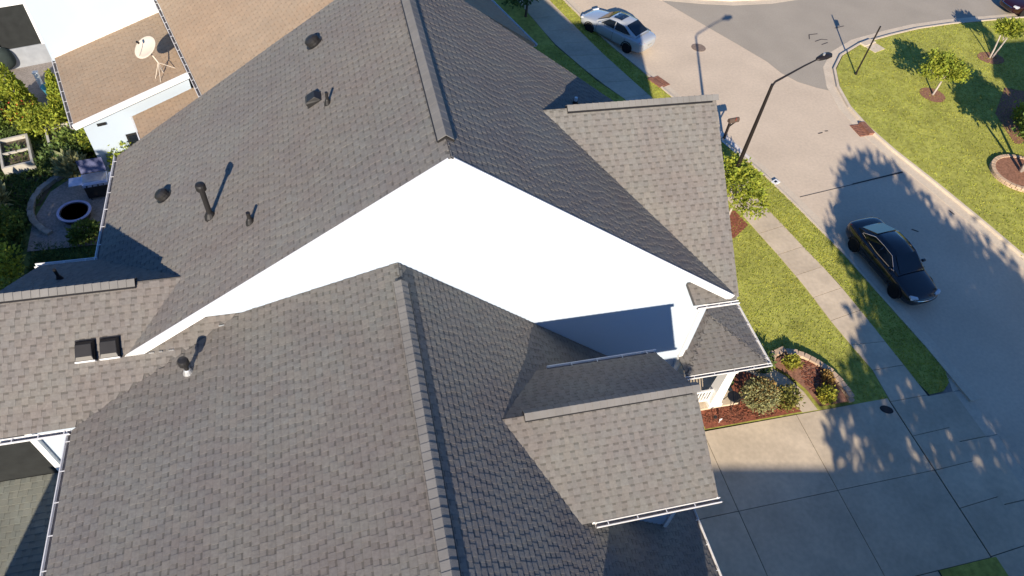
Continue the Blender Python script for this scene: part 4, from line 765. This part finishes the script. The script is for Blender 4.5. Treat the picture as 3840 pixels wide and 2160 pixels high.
t = empty('white_stake', (12.15, 10.35, .12), 0, 'small white plant label stake in the red mulch', 'plant marker'); mb = MB(); mb.box(-.01, .01, -.005, .005, -.05, .2); mb.build('stake', M_TRIM, t); mb = MB(); mb.box(-.05, .05, -.008, .008, .2, .3); mb.build('tag', M_TRIM, t)
# trees in view
sheet('tree_mulch', [(16.9, 19.2), (17.95, 19.9), (17.75, 20.9), (16.2, 21.2), (16.2, 19.2)], .125, M_MULCH)
tree((17.0, 20.35, .1), 1.7, [(0, 0, 2.3, .8, .8, .8), (.7, .3, 1.9, .7, .7, .6), (-.4, .8, 2.5, .7, .7, .7), (.3, -.8, 1.8, .8, .7, .5), (.3, 1.1, 2.2, .6, .6, .6)], 2700, .10, M_L1, 101, 'bright green leafy young tree beside the front gable and lamp', trunk=(.07, .04))
sheet('tree_ring_mulch', [(34.2+.75*math.cos(a), 28.45+.75*math.sin(a)) for a in [2*math.pi*k/16 for k in range(16)]], .125, M_MULCHB)
tree((34.2, 28.45, .1), 1.15, [(.3, .2, 1.6, .9, .9, .55), (-.8, .3, 1.5, .7, .6, .4), (1.0, .0, 1.4, .7, .6, .42), (.1, .8, 1.85, .8, .8, .42)], 2600, .105, M_L1, 102, 'small yellow green tree with white trunk standing alone on the island lawn', trunk=(.07, .045), bend=(.25, .2))
sheet('far_ring_mulch', [(40.9+.9*math.cos(a), 31.7+.7*math.sin(a)) for a in [2*math.pi*k/16 for k in range(16)]], .125, M_MULCHB)
tree((40.9, 31.7, .1), 1.55, [(.4, .2, 1.95, .65, .65, .45), (.0, .5, 1.9, .5, .5, .4)], 1500, .105, M_L1, 103, 'small tree with a forked white trunk near the top right corner', trunk=(.06, .04), bend=(.4, .3), twin=True)
bcx, bcy = 34.6, 21.2
sheet('ring_bed_mulch', [(bcx+1.45*math.cos(a), bcy+1.3*math.sin(a)) for a in [2*math.pi*k/24 for k in range(24)]], .28, M_MULCHB)
rb = wthing('ring_wall', (bcx, bcy, 0), 'round block ring wall around the twin trunk tree on the right', 'garden wall')
for lay in range(2):
    for k in range(34):
        a = 2*math.pi*(k+.5*lay)/34; c = R.uniform(.88, 1.12); mb = MB(); M = Matrix.Translation((bcx+1.5*math.cos(a), bcy+1.35*math.sin(a), 0)) @ Matrix.Rotation(a+math.pi/2, 4, 'Z'); mb.box(-.125, .125, -.11, .11, .03+.15*lay, .17+.15*lay, (c, c*.97, c*.95), M=M); bevel(mb.build('block', M_BLOCK, rb), .015, 1)
tree((bcx+.1, bcy+.1, .25), 2.1, [(.3, 0, 2.9, 1.4, 1.4, .9), (-.5, .5, 2.5, .9, .9, .7), (1.2, -.2, 2.6, 1.1, 1.1, .8), (.3, 1.0, 3.4, 1.1, 1.0, .7)], 4200, .15, M_L2, 104, 'twin trunk tree rising from the round block ring on the right', trunk=(.11, .06), twin=True, tm=M_BARK)
shrub('lawn_shrub', (38.0, 23.6, .1), [(0, 0, .6, .9, .8, .6), (.7, .3, .5, .7, .7, .5), (-.6, .4, .5, .6, .6, .5)], 800, .13, M_L2, 105, 'leafy shrub bed on the right frame edge', stem=3)
shrub('lawn_shrub', (38.2, 25.4, .1), [(0, 0, .5, .8, .8, .5), (.6, .3, .5, .6, .6, .45)], 900, .11, M_L1, 106, 'bright green shrub beside the brown bed on the right', stem=3)
sheet('shrub_bed_mulch', [(36.2, 23.6), (39, 23.2), (42, 27.5), (39.5, 28.6), (37.0, 26.3)], .122, M_MULCHB)
# trees and houses just outside the frame that throw the street shade
def street_tree(x, y, blobs, n, seed, label, leaf=M_L2, size=.225, grp='street trees along the kerb'):
    bl = [(bx-x, by-y, bz, r_, r_, r_*.72) for bx, by, bz, r_ in blobs]
    tree((x, y, .1), min(b[2] for b in bl)-.8, bl, n, size, leaf, seed, label, trunk=(.2, .11), tm=M_BARKD, group=grp)
street_tree(19.6, 1.2, [(19.5, 2.2, 8.2, 2.2), (18.2, .0, 8.0, 2.3), (20.6, 1.2, 7.6, 1.5), (19.2, 4.0, 7.8, 1.2), (17.2, 2.4, 7.4, 1.1)], 6400, 107, 'tall street tree by the lower right frame corner')
street_tree(20.4, -4.6, [(20.2, -3.6, 8.0, 2.9), (22.2, -3.4, 7.8, 1.5), (18.6, -3.4, 7.6, 1.9), (21.6, -5.6, 7.6, 2.2)], 6400, 108, 'street tree standing second along the kerb out of the frame')
street_tree(16.0, -4.6, [(16.4, -4.6, 7.8, 2.0), (14.6, -6.6, 7.6, 2.1), (13.2, -6.0, 7.4, 1.3), (11.8, -6.6, 7.3, 1.4), (15.6, -2.4, 7.2, 1.2)], 3600, 109, 'thin crowned street tree behind the driveway')
street_tree(20.8, -9.6, [(19.3, -8.4, 8.0, 2.8), (22.0, -8.0, 7.8, 2.4), (17.0, -8.2, 7.4, 1.7)], 5600, 110, 'street tree furthest along the kerb out of the frame')
street_tree(-16.2, 11.0, [(-15.2, 11.2, 6.2, 2.4), (-17.6, 11.8, 6.2, 2.3), (-13.9, 13.4, 5.8, 1.7), (-16.0, 14.2, 6.0, 2.0), (-13.8, 9.8, 5.4, 1.2)], 2400, 111, 'leafy yard tree left of the frame shading the back garden', M_L2, .26, 'yard trees')
tree((11.9, 39.3, .1), 1.6, [(0, 0, 2.2, 1.3, 1.2, 1.0), (.9, .5, 2.0, 1.0, .9, .8), (-.9, -.8, 2.0, 1.0, 1.0, .8)], 2400, .12, M_L3, 113, 'dark leafy tree in the shade where the pavement leaves the top edge', trunk=(.09, .05), tm=M_BARKD)
tree((13.4, 42.2, .1), 1.6, [(0, 0, 2.3, 1.2, 1.1, .9), (1.0, -.3, 2.1, .9, .9, .7), (-.9, -.2, 2.0, .9, .9, .7)], 2600, .12, M_L1, 112, 'bright green tree at the top edge above the pavement', trunk=(.08, .05))
def simple_house(name, c, rz, w, l, he, hr, label):
    t = empty(name, c, rz, label, 'house'); mb = MB(); mb.box(-w/2, w/2, -l/2, l/2, -.2, he); mb.add([(-w/2, -l/2, he), (w/2, -l/2, he), (0, -l/2, hr-.1)], [(0, 1, 2)]); mb.add([(-w/2, l/2, he), (w/2, l/2, he), (0, l/2, hr-.1)], [(0, 2, 1)]); mb.build('wall', M_SIDE, t)
    for s_ in (-1, 1): mb = MB(); o1, o2 = Vector((s_*(w/2+.4), 0, he-.25)), Vector((0, 0, hr)); mb.add([(o1.x, -l/2-.3, o1.z), (o1.x, l/2+.3, o1.z), (0, l/2+.3, hr), (0, -l/2-.3, hr), (o1.x, -l/2-.3, o1.z+.15), (o1.x, l/2+.3, o1.z+.15), (0, l/2+.3, hr+.15), (0, -l/2-.3, hr+.15)], [(3, 2, 1, 0), (4, 5, 6, 7), (0, 1, 5, 4), (1, 2, 6, 5), (2, 3, 7, 6), (3, 0, 4, 7)]); mb.build('roof', M_SH, t)
    return t
simple_house('neighbour_house', (9.3, -11.45, 0), math.radians(78.5), 9.5, 14.0, 5.4, 9.0, 'next townhouse at the bottom right outside the picture edge')
simple_house('neighbour_house', (41.1, 11.6, 0), math.radians(90), 6.8, 12.4, 7.0, 10.2, 'house at the right edge casting shade over the island lawn')
for x, y, h, r0, lab in ((36.2, 15.6, 9.6, 1.5, 'tall conical evergreen at the house corner off the right edge'),):
    t = empty('tall_evergreen', (x, y, 0), 0, lab, 'evergreen', 'tall evergreens by the right hand house'); foliage('foliage', t, 3200, .22, cone_sampler(h, r0), M_L2, int(x), up=.8); mb = MB(); mb.tube([(0, 0, -.1), (0, 0, h*.6)], [.12, .04], 6); mb.build('trunk', M_BARKD, t)
simple_house('neighbour_house', (57, 25, 0), math.radians(5), 10, 14, 6, 10, 'house beyond the top right corner shading the red car')

# ------------------------------------------------------------------ cars
def car(name, loc, heading, paint, label, sunroof=False, name_len=4.8):
    t = empty(name, (loc[0], loc[1], loc[2] if len(loc) > 2 else 0), heading, label, 'car', 'cars parked along the kerb')
    st = [(2.42, .50, .36, .50, .56), (2.36, .68, .26, .58, .66), (2.15, .83, .20, .66, .77), (1.6, .90, .18, .73, .88), (1.0, .915, .18, .80, .96), (.2, .92, .18, .86, .98), (-.9, .92, .18, .90, 1.0), (-1.6, .915, .19, .93, 1.03), (-2.1, .87, .24, .93, 1.05), (-2.33, .78, .32, .88, 1.0), (-2.42, .62, .40, .76, .88)]
    rings = []
    for x, hw, z0, zs, zt in st:
        h = [(0, z0), (hw*.86, z0), (hw*.97, z0+.10), (hw, z0+(zs-z0)*.6), (hw*.985, zs), (hw*.90, zs+(zt-zs)*.62), (hw*.55, zt-.012), (0, zt)]
        rings.append([(x, y, z) for y, z in h]+[(x, -y, z) for y, z in reversed(h[1:-1])])
    mb = MB(); mb.loft(rings); body = mb.build('body', paint, t, True, True); subsurf(body, 2)
    # cabin: stations front to back, each (x, base half width, base z, top half width, top z)
    cs = [(1.12, .74, .93, .70, .955), (.30, .80, .97, .58, 1.385), (-.25, .82, .98, .605, 1.445), (-.85, .81, 1.0, .59, 1.425), (-1.80, .70, 1.03, .62, 1.065)]
    mb = MB(); rg = []
    for x, bw, bz, tw, tz in cs: rg.append([(x, bw, bz-.05), (x, (bw*2+tw)/3, bz+(tz-bz)*.4), (x, tw, tz-.01), (x, tw*.6, tz+.02), (x, 0, tz+.03), (x, -tw*.6, tz+.02), (x, -tw, tz-.01), (x, -(bw*2+tw)/3, bz+(tz-bz)*.4), (x, -bw, bz-.05)])
    mb.loft(rg, closed=False); mb.build('cabin', paint, t, True, True)
    def pane(nm, p, off, m=M_GLASS):
        P = [Vector(q) for q in p]; c = sum(P, Vector())/len(P); n_ = (P[1]-P[0]).cross(P[-1]-P[0]).normalized()
        if n_.dot(c-Vector((0, 0, .7))) < 0: n_ = -n_
        mb = MB(); k = len(P); mb.add([q+n_*off for q in P]+[q-n_*.02 for q in P], [tuple(range(k)), tuple(reversed(range(k, 2*k)))]+[(i, k+i, k+(i+1) % k, (i+1) % k) for i in range(k)]); return mb.build(nm, m, t, fix=True)
    pane('windscreen', [(1.06, .64, .985), (1.06, -.64, .985), (.36, -.53, 1.375), (.36, .53, 1.375)], .035)
    pane('rear_window', [(-.95, .52, 1.425), (-.95, -.52, 1.425), (-1.72, -.57, 1.09), (-1.72, .57, 1.09)], .035)
    for s_ in (-1, 1):
        f1 = [(.72, s_*.785, 1.0), (.26, s_*.645, 1.335), (-.22, s_*.655, 1.39), (-.24, s_*.80, 1.01)]; f2 = [(-.31, s_*.80, 1.01), (-.29, s_*.655, 1.39), (-.84, s_*.645, 1.37), (-1.38, s_*.72, 1.08), (-1.1, s_*.775, 1.03)]
        pane('side_window', f1, .02); pane('side_window', f2, .02)
        mb = MB(); mb.tube([(.86, s_*.80, .99), (.30, s_*.655, 1.355), (-.25, s_*.665, 1.41), (-.86, s_*.655, 1.385), (-1.45, s_*.72, 1.08)], .011, 5); mb.tube([(.8, s_*.81, .985), (-.3, s_*.83, .99), (-1.45, s_*.75, 1.06)], .011, 5); mb.build('window_trim', M_CHROME, t)
        mb = MB(); mb.loft([[(x, s_*(y+.02), z), (x, s_*(y+.17), z+.02), (x, s_*(y+.17), z+.12), (x, s_*(y+.02), z+.11)] for x, y, z in ((.62, .86, .97), (.76, .87, .98))]); bevel(mb.build('mirror', paint, t, fix=True), .02)
        mb = MB(); mb.loft([[(2.33-.02*k, s_*(.48+.11*k), .60+.012*k), (2.36-.05*k, s_*(.5+.105*k), .71+.012*k), (2.25-.05*k, s_*(.47+.105*k), .74+.012*k), (2.22-.05*k, s_*(.46+.105*k), .64+.012*k)] for k in range(4)]); mb.build('headlight', M_LIGHT, t, fix=True)
        mb = MB(); mb.loft([[(-2.34+.06*k, s_*(.5+.1*k), .80+.01*k), (-2.39+.07*k, s_*(.5+.1*k), .80+.01*k), (-2.37+.07*k, s_*(.5+.1*k), .93+.01*k), (-2.3+.06*k, s_*(.5+.1*k), .93+.01*k)] for k in range(4)]); mb.build('taillight', M_TAIL, t, fix=True)
        for x in (-.1, -.9): mb = MB(); mb.tube([(x, s_*.925, .83), (x-.17, s_*.925, .84)], .016, 5); mb.build('door_handle', paint if x else paint, t)
        mb = MB()
        for x in (.95, -.27, -1.18): mb.tube([(x, s_*.915, .32), (x, s_*.926, .6), (x-.03, s_*.912, .9)], .008, 4)
        mb.tube([(1.0, s_*.918, .34), (-1.15, s_*.921, .34)], .008, 4); mb.build('door_seam', M_BLK, t)
        for x in (1.45, -1.42):
            wh = empty('wheel', (x, s_*.80, .325)); wh.parent = t
            mb = MB(); mb.loft([[(r_*math.cos(a), s_*y, r_*math.sin(a)) for a in [2*math.pi*k/22 for k in range(22)]] for r_, y in ((.22, -.1), (.31, -.11), (.33, -.07), (.33, .08), (.31, .12), (.22, .125))]); mb.build('tyre', M_TYRE, wh, True, True)
            mb = MB(); mb.loft([[(r_*math.cos(a), s_*y, r_*math.sin(a)) for a in [2*math.pi*k/20 for k in range(20)]] for r_, y in ((.225, .05), (.225, .12), (.2, .11), (.2, .07), (.03, .07))]); 
            for k in range(5): a = 2*math.pi*k/5; mb.bar((0, s_*.1, 0), (.21*math.cos(a), s_*.11, .21*math.sin(a)), .055, .03, up=(0, 1, 0))
            mb.build('rim', M_RIM, wh)
            mb = MB(); mb.loft([[(x+r_*math.cos(a), s_*y, .34+r_*math.sin(a)) for a in [math.pi*k/12-.15 for k in range(13)]] for r_, y in ((.37, .80), (.40, .935), (.35, .93), (.34, .80))], closed=False); mb.build('wheel_arch', M_BLK, t, fix=True)
    mb = MB(); mb.loft([[(2.43-.12*abs(k/4.)**2.2, .62*k/4., .42), (2.45-.12*abs(k/4.)**2.2, .62*k/4., .55), (2.41-.12*abs(k/4.)**2.2, .62*k/4., .56), (2.4-.12*abs(k/4.)**2.2, .62*k/4., .42)] for k in range(-4, 5)]); mb.build('grille', M_BLK, t, fix=True)
    mb = MB(); mb.tube([(2.44-.14*abs(k/6.)**2.2, .66*k/6., .585) for k in range(-6, 7)], .014, 5); mb.build('grille_trim', M_CHROME, t)
    mb = MB(); mb.box(-2.45, -2.425, -.2, .2, .63, .73); mb.build('number_plate', M_BEDW, t)
    if sunroof: mb = MB(); mb.loft([[(x, -.40, z), (x, -.2, z+.012), (x, .2, z+.012), (x, .40, z)] for x, z in ((.22, 1.408), (-.1, 1.458), (-.42, 1.467))], closed=False); mb.build('sunroof', M_GLASS, t)
    return t
car('parked_car', (23.25, 16.4), math.atan2(-.99, .10), M_NAVY, 'black sedan with bright window trim parked in tree shade on the street')
car('parked_car', (16.95, 36.55), math.atan2(.84, -.56), M_SILVER, 'silver sedan with glass sunroof parked at the upper kerb', sunroof=True)
car('parked_car', (48.6, 37.3), math.atan2(-.05, -1), M_MAROON, 'dark maroon car cut off by the top right corner')
for o in WT: del o['_w']
